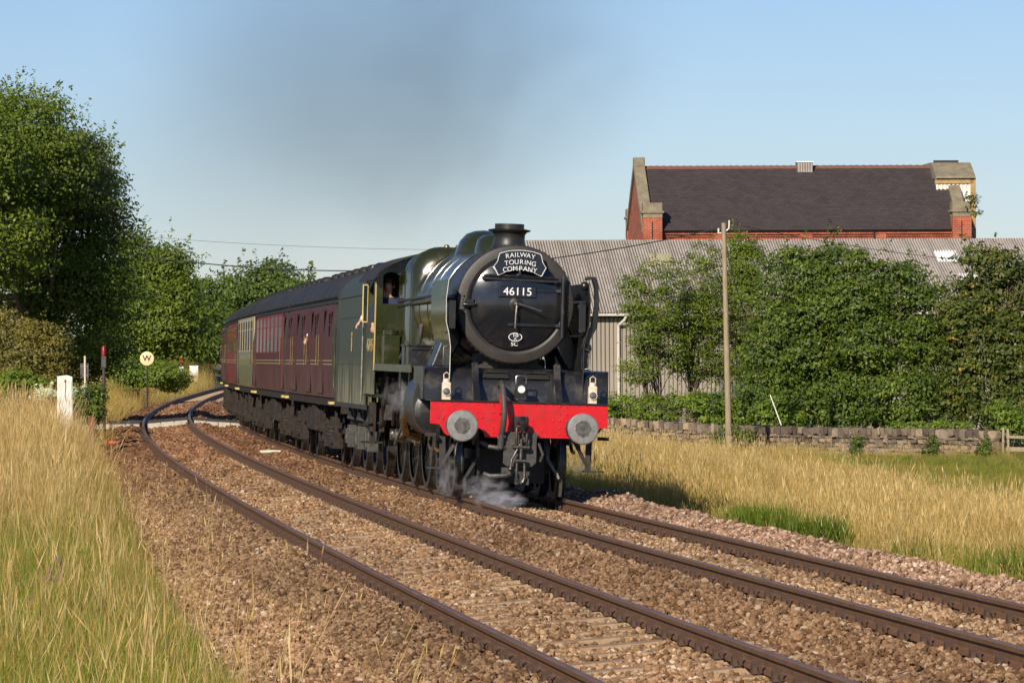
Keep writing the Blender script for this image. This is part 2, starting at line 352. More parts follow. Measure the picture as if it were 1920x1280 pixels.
# ------------------------------------------------------------------ scatter (geometry nodes) for what nobody could count
def scatter(name, pts, rots, scl, tint, variants, kind='stuff', label=None, cat=None, parent=None):
    n = len(pts); me = bpy.data.meshes.new(name); me.vertices.add(n)
    me.vertices.foreach_set('co', np.asarray(pts, np.float32).ravel())
    scl = np.asarray(scl, np.float32)
    if scl.ndim == 1: scl = np.repeat(scl[:, None], 3, 1)
    a = me.attributes.new('rot', 'FLOAT_VECTOR', 'POINT'); a.data.foreach_set('vector', np.asarray(rots, np.float32).ravel())
    a = me.attributes.new('scl', 'FLOAT_VECTOR', 'POINT'); a.data.foreach_set('vector', scl.ravel())
    a = me.attributes.new('tint', 'FLOAT_VECTOR', 'POINT'); a.data.foreach_set('vector', np.asarray(tint, np.float32).ravel())
    a = me.attributes.new('pick', 'INT', 'POINT'); a.data.foreach_set('value', rng.integers(0, len(variants), n).astype(np.int32))
    o = bpy.data.objects.new(name, me); COL.objects.link(o)
    g = bpy.data.node_groups.new(name, 'GeometryNodeTree')
    g.interface.new_socket('Geometry', in_out='INPUT', socket_type='NodeSocketGeometry')
    g.interface.new_socket('Geometry', in_out='OUTPUT', socket_type='NodeSocketGeometry')
    gi = g.nodes.new('NodeGroupInput'); go = g.nodes.new('NodeGroupOutput')
    ip = g.nodes.new('GeometryNodeInstanceOnPoints'); jn = g.nodes.new('GeometryNodeJoinGeometry')
    for v in reversed(variants):
        oi = g.nodes.new('GeometryNodeObjectInfo'); oi.inputs['Object'].default_value = v; oi.inputs['As Instance'].default_value = True
        g.links.new(oi.outputs['Geometry'], jn.inputs[0])
    def na(nm, ty):
        q = g.nodes.new('GeometryNodeInputNamedAttribute'); q.data_type = ty; q.inputs['Name'].default_value = nm; return q.outputs['Attribute']
    g.links.new(gi.outputs[0], ip.inputs['Points']); g.links.new(jn.outputs[0], ip.inputs['Instance'])
    ip.inputs['Pick Instance'].default_value = True
    g.links.new(na('pick', 'INT'), ip.inputs['Instance Index'])
    g.links.new(na('rot', 'FLOAT_VECTOR'), ip.inputs['Rotation']); g.links.new(na('scl', 'FLOAT_VECTOR'), ip.inputs['Scale'])
    g.links.new(ip.outputs[0], go.inputs[0])
    o.modifiers.new('scatter', 'NODES').node_group = g
    if parent: o.parent = parent
    return tag(o, label, cat, None, kind)
def variant(name, me):
    return bpy.data.objects.new(name, me)                    # not linked: only a source for the scatter

# ------------------------------------------------------------------ ground
def ss(a, b, x):
    t = np.clip((x - a) / (b - a), 0, 1); return t * t * (3 - 2 * t)
def near_line(X, Y):
    s = np.interp(Y, TY, TS); h = np.interp(s, TS, THD)
    lat = (X - np.interp(s, TS, TX)) * np.cos(h); s = s + lat * np.sin(h) * 1.0
    return s, lat
def edge_l(Y): return 3.25 - 1.0 * ss(30, 95, Y) - .35 * ss(150, 185, Y)
def edge_r(s): return d2(s) + 2.75
_wob = [(rng.uniform(.05, .9), rng.uniform(.05, .9), rng.uniform(0, 6.3), rng.uniform(.2, 1)) for _ in range(14)]
def wob(X, Y):
    return sum(a / (1 + 3 * (fx + fy)) * np.sin(fx * X + fy * Y + p) for fx, fy, p, a in _wob) * .12
def gz(X, Y):
    X = np.asarray(X, float); Y = np.asarray(Y, float)
    s, lat = near_line(X, Y); zc = np.interp(s, TS, TZ); eL = edge_l(Y); eR = edge_r(s)
    l = -lat - eL
    zl = -.45 + .42 * ss(0, 1.2, l) + .38 * ss(1.0, 5.0, l) + ss(176, 194, Y) * (1 - .85 * ss(205, 222, Y)) * (.9 * ss(.3, 2.5, l)) - .1
    r = lat - eR
    zr = -.5 - .25 * ss(0, 2, r) - 1.35 * ss(.5, 16, r) + ss(150, 260, Y) * .6
    z = np.where(l > 0, zl, np.where(r > 0, zr, -.75))
    rt = np.where(l > 0, -.10, np.where(r > 0, railtop(s, eR), -.1)) * (np.abs(lat) < 12)
    m = ss(0, .8, np.maximum(l, r))
    return zc + z + rt * .5 + wob(X, Y) * m * np.clip(1 - 0 * Y, 0, 1)
def lines(*segs):
    out = []
    for a, b, st in segs: out += list(np.arange(a, b, st))
    return np.array(out + [segs[-1][1]])
gx = lines((-1500, -200, 130), (-200, -60, 20), (-60, -26, 3), (-26, 30, .55), (30, 60, 3), (60, 200, 20), (200, 1500, 130))
gy = lines((-600, -40, 80), (-40, 16, 6), (16, 210, .8), (210, 300, 3), (300, 600, 30), (600, 3200, 260))
GX, GY = np.meshgrid(gx, gy); GZ = gz(GX, GY)
nx_, ny_ = len(gx), len(gy)
ii = np.arange(nx_ * ny_).reshape(ny_, nx_)
fc = np.stack([ii[:-1, :-1], ii[:-1, 1:], ii[1:, 1:], ii[1:, :-1]], -1).reshape(-1, 4)
m = bpy.data.materials.new('verge_ground'); m.use_nodes = True; t = m.node_tree; b = t.nodes['Principled BSDF']
base = ramp(t, noise(t, .45, 6, .65), [(.35, (.055, .07, .018)), (.5, (.12, .115, .035)), (.66, (.22, .165, .075))])
fine = ramp(t, noise(t, 9, 5, .7), [(.3, (.55, .55, .55)), (.7, (1.3, 1.3, 1.3))])
t.links.new(mixc(t, .8, base, fine, 'MULTIPLY'), b.inputs['Base Color']); b.inputs['Roughness'].default_value = .95
bp = t.nodes.new('ShaderNodeBump'); bp.inputs['Distance'].default_value = .1; bp.inputs['Strength'].default_value = .6
t.links.new(noise(t, 6, 6, .7), bp.inputs['Height']); t.links.new(bp.outputs[0], b.inputs['Normal'])
M['ground'] = m
g_me = np_mesh('ground', np.stack([GX, GY, GZ], -1).reshape(-1, 3), fc, M['ground']); g_me.shade_smooth()
tag(link('ground', g_me), kind='structure')

# ballast bed
def bed(s, lat):
    d = d2(s); Y = np.interp(s, TS, TY); eL = edge_l(Y)
    rt = railtop(s, np.clip(lat, -1.2, 100)); rt = np.where(lat < -.75, TP['cant1'], railtop(s, lat))
    rt = np.where(lat > d + .75, railtop(s, d + .75), rt)
    drop = .195 + 0 * lat
    for c0_ in (0, d): drop = drop - .055 * np.exp(-((np.abs(lat - c0_) - 1.12) / .22) ** 4)
    six = np.exp(-((lat - d / 2) / .5) ** 2); drop = drop + .03 * six
    l = -lat - 1.45; w_ = np.maximum(eL - 1.15, .3)
    drop = drop + np.where(l > 0, .42 * np.clip(l / w_, 0, 1.6), 0) - .05 * np.exp(-((lat + 1.6) / .25) ** 2)
    r = lat - d
    hump = .16 * np.exp(-((r - 1.62) / .36) ** 2) * (1 + .5 * np.exp(-((s - 27.5) / 2.0) ** 2))
    drop = drop - hump + .5 * ss(1.9, 3.3, r)
    return np.interp(s, TS, TZ) + rt - drop + .012 * np.sin(s * 2.1 + lat * 3) + .012 * np.sin(s * .9 - lat * 5)
bs = np.concatenate([np.arange(-26, 150, .5), np.arange(150, 320, 1.5)])
bl = np.concatenate([np.arange(-3.9, 7.4, .18)])
BS, BL = np.meshgrid(bs, bl, indexing='ij')
bx, by, _ = tp(BS, BL); bz = bed(BS, BL)
ii = np.arange(BS.size).reshape(BS.shape)
fc = np.stack([ii[:-1, :-1], ii[:-1, 1:], ii[1:, 1:], ii[1:, :-1]], -1).reshape(-1, 4)
m = bpy.data.materials.new('ballast_bed'); m.use_nodes = True; t = m.node_tree; b = t.nodes['Principled BSDF']
vo = t.nodes.new('ShaderNodeTexVoronoi'); vo.inputs['Scale'].default_value = 19
tc = t.nodes.new('ShaderNodeTexCoord'); t.links.new(tc.outputs['Object'], vo.inputs['Vector'])
cell = ramp(t, vo.outputs['Color'], [(.1, (.11, .065, .042)), (.4, (.20, .125, .08)), (.7, (.28, .18, .12)), (.95, (.42, .33, .25))])
c = mixc(t, .75, cell, ramp(t, noise(t, .8, 4), [(.3, (.65, .6, .58)), (.7, (1.15, 1.12, 1.1))]), 'MULTIPLY')
t.links.new(c, b.inputs['Base Color']); b.inputs['Roughness'].default_value = .95
bp = t.nodes.new('ShaderNodeBump'); bp.inputs['Distance'].default_value = .06; bp.inputs['Strength'].default_value = .9; bp.invert = True
t.links.new(vo.outputs['Distance'], bp.inputs['Height']); t.links.new(bp.outputs[0], b.inputs['Normal'])
M['bed'] = m
me = np_mesh('ballast_bed', np.stack([bx, by, bz], -1).reshape(-1, 3), fc, M['bed']); me.shade_smooth()
tag(link('ballast_bed', me), kind='structure')

# ------------------------------------------------------------------ rails, sleepers, clips
prof = [(-.07, -.159), (.07, -.159), (.07, -.148), (.02, -.128), (.008, -.11), (.008, -.056), (.037, -.040), (.038, -.006), (.027, 0), (-.027, 0), (-.038, -.006), (-.037, -.040), (-.008, -.056), (-.008, -.11), (-.02, -.128), (-.07, -.148)]
rs_ = np.concatenate([np.arange(-26, 160, .7), np.arange(160, 330, 1.5)])
def rail_z(s, i):
    return TP['cant1'] if i == 0 else 0 if i == 1 else TP['cant2'] + dz2(s) if i == 2 else dz2(s)
def rail_lat(s, i): return (-.7525, .7525)[i % 2] + (d2(s) if i > 1 else 0)
def clip_mesh():
    q = MB(); q.prism([(-.045, 0), (.055, 0), (.03, .055), (.008, .085), (-.03, .06)], -.035, .035, 'YZ')
    ring = []
    for k in range(9):
        a = math.pi * (k / 8) * 1.15; ring.append((-.01 + .012 * math.sin(a), -.065 - .045 * math.cos(a) - .02, .012 + .036 * math.sin(a)))
    q.tube(ring, .011, 5); return q.mesh('rail_clip', M['clip'])
CLIP = clip_mesh()
slq = MB(); slq.prism([(-.13, -.10), (.13, -.10), (.105, .0), (-.105, .0)], -1.24, 1.24, 'YZ'); SLEEP = slq.mesh('sleeper', M['sleeper'])
def pose(s, lat, z, roll=0):
    x, y, zz = tp(s, lat, z); h = heading(s)
    return Matrix.Translation((float(x), float(y), float(zz))) @ Matrix.Rotation(-h, 4, 'Z') @ Matrix.Rotation(roll, 4, 'Y')
for tr in (0, 1):
    root = empty('railway_track', kind='structure')
    for i in (2 * tr, 2 * tr + 1):
        vs = []; 
        for s in rs_:
            la = rail_lat(s, i)
            for px, pz in prof:
                x, y, z = tp(s, la + px, rail_z(s, i) + pz); vs.append((x, y, z))
        n = len(prof); m_ = len(rs_)
        f = np.array([(a * n + k, a * n + (k + 1) % n, (a + 1) * n + (k + 1) % n, (a + 1) * n + k) for a in range(m_ - 1) for k in range(n)])
        me = np_mesh('rail', np.array(vs), f, M['rail']); me.materials.append(M['railtop'])
        mi = np.tile([1 if k in (7, 8, 9) else 0 for k in range(n)], m_ - 1).astype(np.int32)
        me.polygons.foreach_set('material_index', mi); bm = bmesh.new(); bm.from_mesh(me); bmesh.ops.recalc_face_normals(bm, faces=bm.faces); bm.to_mesh(me); bm.free()
        me.shade_smooth(); me.set_sharp_from_angle(angle=R(30)); link('rail', me, root)
    ssl = np.arange(-14, 186, .8); far_v = []
    for j, s in enumerate(ssl):
        la = 0 if tr == 0 else float(d2(s)); za, zb = float(rail_z(s, 2 * tr)), float(rail_z(s, 2 * tr + 1))
        roll = math.atan2(za - zb, 1.505); sx = random.uniform(-.02, .02)
        o = place('sleeper', SLEEP, root); o.matrix_basis = pose(s + sx, la, (za + zb) / 2 - (.165 if tr == 0 else .178), roll)
    nclip = 0; far = MB(); cv = [v.co.copy() for v in CLIP.vertices]; cf = [tuple(p.vertices) for p in CLIP.polygons]
    for j, s in enumerate(ssl):
        for i in (2 * tr, 2 * tr + 1):
            for side in (-1, 1):
                if side > 0 and s > 16: continue
                mt = pose(s, float(rail_lat(s, i)) + side * .1, float(rail_z(s, i)) - .162) @ Matrix.Scale(side, 4, (1, 0, 0)) @ Matrix.Scale(1.12, 4)
                if nclip < 300: o = place('rail_clip', CLIP, root); o.matrix_basis = mt; nclip += 1
                elif s < 150: far.add([mt @ v for v in cv], cf)
    tag(far.build('rail_clip', M['clip'], root), kind='stuff')

# stones
def stone_mesh(name, m, seed, flat=.72):
    r = random.Random(seed); bm = bmesh.new(); bmesh.ops.create_icosphere(bm, subdivisions=1, radius=.5)
    for v in bm.verts: v.co = Vector([v.co[0] * r.uniform(.65, 1.25), v.co[1] * r.uniform(.6, 1.2), v.co[2] * r.uniform(.6, 1.15) * flat])
    for _ in range(2):
        nrm = Vector((r.gauss(0, 1), r.gauss(0, 1), r.gauss(0, .7))).normalized()
        for v in bm.verts:
            d = v.co.dot(nrm)
            if d > .27: v.co -= nrm * (d - .27)
    me = bpy.data.meshes.new(name); bm.to_mesh(me); bm.free(); me.materials.append(m); return me
SV = [variant('ballast_stone', stone_mesh('ballast_stone', M['ballast_stone'], 100 + k)) for k in range(9)]
def vis(x, y, margin=2.0, right=None):
    return np.abs(x) < 960 / FPX * y + margin
def stones():
    P = []; Sz = []; T = []
    for (s0, s1, dens, size) in ((-13, 14, 390, .058), (14, 34, 360, .060), (34, 60, 250, .067), (60, 100, 150, .078), (100, 150, 70, .10)):
        n = int((s1 - s0) * 11.5 * dens); s = rng.uniform(s0, s1, n); la = rng.uniform(-3.75, 7.0, n)
        x, y, _ = tp(s, la); z = bed(s, la)
        d = d2(s); rl = np.stack([np.abs(la + .7525), np.abs(la - .7525), np.abs(la - d + .7525), np.abs(la - d - .7525)]).min(0)
        ok = vis(x, y, 1.6) & (rl > .085) & (y > 22) & ((la < d + 3.0)) & (-la < edge_l(y) + .5)
        # sleepers of the near track stay half swept
        ph = np.abs(((s + 14) / .8 + .5) % 1 - .5) * .8; on1 = (np.abs(la) < .68) & (ph < .10)
        on2 = (np.abs(la - d) < .68) & (ph < .10)
        ok &= ~(on1 & (rng.random(n) < .90)) & ~(on2 & (rng.random(n) < .15)); ok &= ~((rl < .24) & (ph < .17)) & ~((rl < .15) & (rng.random(n) < .6))
        s, la, x, y, z, d = s[ok], la[ok], x[ok], y[ok], z[ok], d[ok]; n = len(s)
        sz = size * rng.uniform(.6, 1.35, n) * np.where(rng.random(n) < .04, 1.4, 1)
        P.append(np.stack([x, y, z + sz * rng.uniform(-.05, .45, n)], -1)); Sz.append(sz)
        # tone: oily brown in the six foot and four foot, pinkish grey on the far shoulder, pale on the near one
        tn = np.tile(np.array([1.0, .92, .80]), (n, 1))
        tn = np.where((la > d + .8)[:, None], [1.10, 1.06, 1.12], tn)
        six = (np.abs(la - d / 2) < .5)[:, None]; tn = np.where(six, tn * [.72, .70, .70], tn)
        ins2 = (np.abs(la - d) < .7)[:, None]; tn = np.where(ins2, [1.0, .95, .86], tn)
        left = (la < -1.0)[:, None]; tn = np.where(left, [.98, .90, .79], tn)
        low = (la > -1.9) & (la < -.95); tn = np.where(low[:, None], tn * .75, tn)
        pt = .5 + .5 * np.sin(s * .35 + la * 1.3) * np.sin(la * 2.3 - s * .17 + 1); tn = tn * (1.06 - .3 * pt)[:, None]
        far_brown = ss(70, 110, y)[:, None]; tn = tn * (1 - far_brown * np.array([.22, .34, .38]))
        T.append(tn)
    P = np.concatenate(P); Sz = np.concatenate(Sz); T = np.concatenate(T); n = len(P)
    rots = rng.uniform(0, 6.283, (n, 3)); rots[:, :2] *= .18
    return scatter('ballast_stones', P, rots, Sz, T, SV, label=None)
stones()

# level crossing: pale edge slabs and dark deck between the rails
SX = 102.6
root = empty('level_crossing', kind='structure')
def slab(s0, s1, l0, l1, zt, m, name, thick=.16, j=.0):
    q = MB(); vs = []
    for z in (-thick, 0):
        for s, l in ((s0, l0), (s1, l0), (s1, l1), (s0, l1)):
            x, y, zz = tp(s, l); rt = float(np.interp(np.clip(l, -.75, 3.9), [-.75, .75, 2.4, 3.9], [-.1085, 0, TP['cant2'] + dz2(s), dz2(s)]))
            vs.append((float(x), float(y), float(zz) + rt + z + zt))
    q.add(vs, [(0, 3, 2, 1), (4, 5, 6, 7), (0, 1, 5, 4), (1, 2, 6, 5), (2, 3, 7, 6), (3, 0, 4, 7)])
    return q.build(name, m, root, smooth=False)
def slabs(l0, l1, n):
    w_ = (l1 - l0) / n
    for k in range(n): slab(SX, SX + .75, l0 + k * w_ + .012, l0 + (k + 1) * w_ - .012, -.012 + random.uniform(-.012, .008), M['concrete'], 'edge_slab')
    slab(SX + .78, SX + 7.5, l0, l1, -.03, M['tarmac'], 'deck_panel')
slabs(-3.2, -.86, 5); slabs(-.62, .66, 3); slabs(.86, 2.4, 4); slabs(2.55, 3.85, 3); slabs(4.05, 5.6, 3)
slab(SX - .6, SX - .02, -.55, .6, -.05, M['concrete'], 'approach_ramp')
# ------------------------------------------------------------------ telegraph pole, building, shed, wall
YAW = R(4.5)
def frame_at(p, yaw=YAW):
    return Matrix.Translation(p) @ Matrix.Rotation(yaw, 4, 'Z')

# shed: local x along the front (to the right), y away, z up
p0 = i2w(1130, 588, 195); ux = Vector((math.cos(YAW), math.sin(YAW), 0))
SHL = 5.2                                     # shed reaches this far left of p0
base = p0 - ux * SHL; eave = p0.z; gzs = -2.0
shed = empty('timber_shed', (base.x, base.y, gzs), (0, 0, YAW), 'long timber boarded shed with corrugated grey roof behind the trees', 'shed')
EH = eave - gzs; LEN = 33.0; SL = math.atan(.39); RUN = 8.6; NC = 33; CW = LEN / NC
def sheet_mesh(rows_len, nw, name, m):
    q = MB(); n = nw * 8; pitch = CW / nw; rings = []
    for side in (0, 1):
        for k in range(n + 1):
            x = k / n * (CW + .04); z = .038 * math.cos(2 * math.pi * k / 8) - (.009 if side else 0)
            rings.append((x, z, side))
    top = [(x, z) for x, z, s_ in rings if s_ == 0]; bot = [(x, z) for x, z, s_ in rings if s_ == 1]
    poly = top + bot[::-1]; a0, a1 = 0, rows_len
    vs = [(x, a0, z) for x, z in poly] + [(x, a1, z) for x, z in poly]; L = len(poly)
    q.add(vs, [(k, (k + 1) % L, L + (k + 1) % L, L + k) for k in range(L)]); return q.mesh(name, m, True, 60)
NR = 4; rl_ = RUN / math.cos(SL) / NR
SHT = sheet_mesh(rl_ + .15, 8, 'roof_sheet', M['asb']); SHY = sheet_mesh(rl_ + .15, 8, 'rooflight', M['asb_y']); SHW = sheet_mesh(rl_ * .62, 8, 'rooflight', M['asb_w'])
SHY2 = sheet_mesh(rl_ * .62, 8, 'rooflight', M['asb_y'])
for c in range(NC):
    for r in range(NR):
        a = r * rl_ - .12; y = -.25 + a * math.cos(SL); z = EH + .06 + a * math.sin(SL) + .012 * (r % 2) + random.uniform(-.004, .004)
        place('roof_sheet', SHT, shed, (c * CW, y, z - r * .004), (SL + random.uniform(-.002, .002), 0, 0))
def rooflight(px, py, me, nm):
    v = i2w(px, py, 200); x = (v - base).dot(ux)
    a = (v.z - eave) / math.sin(SL) * 1.0; y = -.25 + a * math.cos(SL)
    place('rooflight', me, shed, (x, y, EH + .085 + a * math.sin(SL)), (SL, 0, 0))
rooflight(1222, 500, SHY2, 0); rooflight(1771, 492, SHW, 0); rooflight(1796, 538, SHW, 0)
# back slope, ridge caps, gable and carcass
q = MB(); RZ = EH + RUN * math.tan(SL)
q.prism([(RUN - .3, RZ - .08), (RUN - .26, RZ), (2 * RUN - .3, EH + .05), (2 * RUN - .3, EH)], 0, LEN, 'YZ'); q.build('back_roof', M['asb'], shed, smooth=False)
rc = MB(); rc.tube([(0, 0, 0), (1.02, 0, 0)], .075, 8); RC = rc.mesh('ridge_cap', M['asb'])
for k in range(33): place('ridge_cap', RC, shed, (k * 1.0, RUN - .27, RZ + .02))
q = MB(); q.prism([(.3, 0), (.3, EH - .12), (RUN - .3, RZ - .25), (2 * RUN - .6, EH - .12), (2 * RUN - .6, 0)], .1, LEN - .1, 'YZ'); q.build('carcass', M['dark'], shed, smooth=False)
bq = MB(); bq.box((0, 0, .5), (.160, .025, 1)); BD = bq.mesh('board', M['board'], False)
nb = int((LEN - .2) / .188)
for k in range(nb):
    x = .15 + k * .188; top = EH - .18
    cut = 2.35 if (random.random() < .3) else 0
    o = place('board', BD, shed, (x, .15 + random.uniform(-.008, .008), 0), (0, 0, random.uniform(-.012, .012)), (random.uniform(.94, 1.04), 1, top))
q = MB(); q.box((LEN / 2, .275, EH / 2), (LEN - .2, .02, EH - .3)); q.build('backing', M['dark'], shed, smooth=False)
q = MB(); q.tube([(0, -.32, EH - .06), (LEN, -.32, EH - .06)], .06, 8); q.build('gutter', M['gutter'], shed)
gxp = (i2w(1160, 640, 195) - base).dot(ux)
q = MB(); q.tube([(gxp + .32, -.3, EH - .12), (gxp + .24, -.3, EH - .28), (gxp, -.02, EH - .52), (gxp, .02, EH - .75), (gxp, .02, .2)], .062, 8); q.build('downpipe', M['gutter'], shed)
q = MB()
for k in range(7): q.box((gxp - .75 + k * .11, .10, 1.85), (.012, .012, 1.1))
for k in range(8): q.box((gxp - .42, .085, 1.35 + k * .14), (.72, .012, .012))
q.build('trellis', M['pole'], shed, smooth=False)

# brick building with a slate roof behind the shed
DB = 216
bl0 = i2w(1204, 432, DB); br0 = i2w(1838, 432, DB - 1.4); gb = -2.0
ux = Vector((math.cos(R(3.4)), math.sin(R(3.4)), 0))
bld = empty('brick_building', (bl0.x, bl0.y, gb), (0, 0, R(3.4)), 'red brick building with dark slate roof and stone capped piers rising behind the shed', 'building')
BL = 16.1; BW = 9.6; BE = bl0.z - gb; BR = i2w(1500, 313, DB + BW / 2).z - gb
m = bpy.data.materials.new('brickwork'); m.use_nodes = True; t = m.node_tree; b = t.nodes['Principled BSDF']
tc = t.nodes.new('ShaderNodeTexCoord'); br = t.nodes.new('ShaderNodeTexBrick'); mp = t.nodes.new('ShaderNodeMapping')
cx = t.nodes.new('ShaderNodeSeparateXYZ'); cy = t.nodes.new('ShaderNodeCombineXYZ'); ad = t.nodes.new('ShaderNodeMath'); ad.operation = 'ADD'
t.links.new(tc.outputs['Object'], cx.inputs[0]); t.links.new(cx.outputs[0], ad.inputs[0]); t.links.new(cx.outputs[1], ad.inputs[1])
t.links.new(ad.outputs[0], cy.inputs[0]); t.links.new(cx.outputs[2], cy.inputs[1]); t.links.new(cy.outputs[0], br.inputs['Vector'])
br.inputs['Scale'].default_value = 1; br.inputs['Brick Width'].default_value = .24; br.inputs['Row Height'].default_value = .088; br.inputs['Mortar Size'].default_value = .008
br.inputs['Color1'].default_value = (.42, .085, .03, 1); br.inputs['Color2'].default_value = (.30, .055, .025, 1); br.inputs['Mortar'].default_value = (.42, .24, .16, 1)
soot = ramp(t, noise(t, 1.3, 5, .7), [(.45, (1, 1, 1)), (.75, (.45, .38, .36))])
t.links.new(mixc(t, 1, br.outputs[0], soot, 'MULTIPLY'), b.inputs['Base Color']); b.inputs['Roughness'].default_value = .85
M['brick'] = m
m = bpy.data.materials.new('roof_slates'); m.use_nodes = True; t = m.node_tree; b = t.nodes['Principled BSDF']
tc = t.nodes.new('ShaderNodeTexCoord'); br = t.nodes.new('ShaderNodeTexBrick'); t.links.new(tc.outputs['Object'], br.inputs['Vector'])
br.inputs['Scale'].default_value = 1; br.inputs['Brick Width'].default_value = .3; br.inputs['Row Height'].default_value = .18; br.inputs['Mortar Size'].default_value = .006
br.inputs['Color1'].default_value = (.058, .045, .045, 1); br.inputs['Color2'].default_value = (.038, .03, .031, 1); br.inputs['Mortar'].default_value = (.025, .02, .02, 1); br.inputs['Bias'].default_value = -.2
st = ramp(t, noise(t, .9, 6, .7, stretch=(1, 1, 1)), [(.3, (.8, .78, .78)), (.6, (1.05, 1.02, 1)), (.8, (1.5, 1.42, 1.35))])
t.links.new(mixc(t, 1, br.outputs[0], st, 'MULTIPLY'), b.inputs['Base Color']); b.inputs['Roughness'].default_value = .8
bp = t.nodes.new('ShaderNodeBump'); bp.inputs['Distance'].default_value = .03; bp.inputs['Strength'].default_value = .7; t.links.new(br.outputs['Fac'], bp.inputs['Height']); bp.invert = True
t.links.new(bp.outputs[0], b.inputs['Normal']); M['slate'] = m
# walls (front wall in recessed panels with corbelled string courses)
q = MB(); q.prism([(.05, 0), (.05, BE - .05), (BW / 2, BR - .2), (BW - .05, BE - .05), (BW - .05, 0)], .1, .45, 'YZ'); q.build('gable_wall', M['brick'], bld, smooth=False)
q = MB(); q.prism([(.05, 0), (.05, BE - .05), (BW / 2, BR - .2), (BW - .05, BE - .05), (BW - .05, 0)], BL - .45, BL - .1, 'YZ'); q.build('gable_wall', M['brick'], bld, smooth=False)
q = MB(); q.box((BL / 2, .42, BE / 2), (BL - .8, .3, BE)); q.build('front_wall', M['brick'], bld, smooth=False)
q = MB(); q.box((BL / 2, BW - .3, BE / 2), (BL - .8, .3, BE)); q.build('rear_wall', M['brick'], bld, smooth=False)
fx = lambda px: (i2w(px, 440, DB) - bl0).dot(ux)
for px in (1352, 1515, 1655): q = MB(); q.box((fx(px), .22, BE / 2 - .05), (.6, .12, BE - .1)); q.build('pilaster', M['brick'], bld, smooth=False)
q = MB(); q.box((BL / 2, .2, BE - .1), (BL - 1.5, .16, .2)); q.build('cornice', M['brick'], bld, smooth=False)
for k in range(3):
    q = MB(); q.box((BL / 2, .235 + .015 * k, BE - .30 - k * .15), (BL - 1.5, .1, .05)); q.build('string_course', M['brick'], bld, smooth=False)
q = MB(); q.tube([(.6, .02, BE - .01), (BL - .6, .02, BE - .01)], .06, 6); q.build('gutter', M['black_matt'], bld)
q = MB(); q.tube([(fx(1643), .1, BE), (fx(1643), .1, 0)], .05, 6); q.build('downpipe', M['black_matt'], bld)
# roof slope object with its own axes so the slate courses follow it
ang = math.atan2(BR - BE, BW / 2); SLN = math.hypot(BR - BE, BW / 2)
nrow = 24; rh = (SLN + .1) / nrow; q = MB()
for k in range(nrow): q.box(((BL - 1.0) / 2, (k + .5) * rh, .012), (BL - 1.0, rh * 1.08, .018), rot=(-.03, 0, 0))
sm = q.mesh('slate_roof', M['slate'], False); place('slate_roof', sm, bld, (.5, -.05, BE - .02), (ang, 0, 0))
o = place('slate_roof', sm, bld, (BL - .5, BW + .05, BE - .02), (ang, 0, math.pi))
rt_ = MB(); rt_.prism([(-.17, -.1), (-.02, .06), (.02, .06), (.17, -.1)], 0, .325, 'YZ'); rt_.prism([(-.19, -.11), (-.03, .09), (.03, .09), (.19, -.11)], .29, .335, 'YZ'); RT = rt_.mesh('ridge_tile', M['ridge'], False)
for k in range(int((BL - 1.1) / .335)): place('ridge_tile', RT, bld, (.55 + k * .335, BW / 2, BR + .03 + random.uniform(-.005, .005)))
for s_, xx in ((0, .0), (1, BL - .55)):
    for side in (0, 1):
        y0, y1 = (.1, BW / 2) if side == 0 else (BW - .1, BW / 2)
        for k in range(4):
            a, b_ = k / 4, (k + 1) / 4 - .004
            ya, yb = y0 + (y1 - y0) * a, y0 + (y1 - y0) * b_; za, zb = BE + (BR - BE) * a + .12, BE + (BR - BE) * b_ + .12
            q = MB(); q.add([(xx, ya, za - .2), (xx + .55, ya, za - .2), (xx + .55, ya, za + .16), (xx, ya, za + .16), (xx, yb, zb - .2), (xx + .55, yb, zb - .2), (xx + .55, yb, zb + .16), (xx, yb, zb + .16)],
                            [(0, 1, 2, 3), (4, 7, 6, 5), (0, 4, 5, 1), (1, 5, 6, 2), (2, 6, 7, 3), (3, 7, 4, 0)]); q.build('coping_stone', M['coping'], bld, smooth=False)
    if s_ == 0: q = MB(); q.box((xx + .275, BW / 2 - .1, BR + .28), (.57, .5, .46)); q.build('apex_stone', M['coping'], bld, bevel=.03)
    for py in (.12, BW - .12):
        xc = xx + (.5 if s_ == 0 else .15)
        pr_ = MB(); pr_.box((xc, py, (BE + .62) / 2), (.92, .8, BE + .62)); pr = pr_.build('pier', M['brick'], bld, smooth=False)
        f = MB(); f.box((xc, py, BE + .71), (.93, .84, .22)); f.build('frieze', M['coping'], pr, smooth=False)
        f = MB(); f.box((xc, py, BE + .88), (1.1, 1.0, .12)); f.box((xc, py, BE + 1.13), (.95, .86, .42)); f.build('pier_cap', M['coping'], pr, smooth=False, bevel=.03)
        f = MB(); f.box((xc - .02, py - .405, BE - .25), (.05, .02, 1.3)); f.build('slot', M['dark'], pr, smooth=False)
vx = (i2w(1515, 312, DB + 3.6) - bl0).dot(ux)
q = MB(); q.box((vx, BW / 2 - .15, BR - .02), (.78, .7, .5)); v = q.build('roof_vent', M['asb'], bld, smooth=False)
q = MB(); q.box((vx, BW / 2 - .15, BR + .25), (.86, .8, .05)); q.build('vent_lid', M['asb_w'], v, smooth=False)
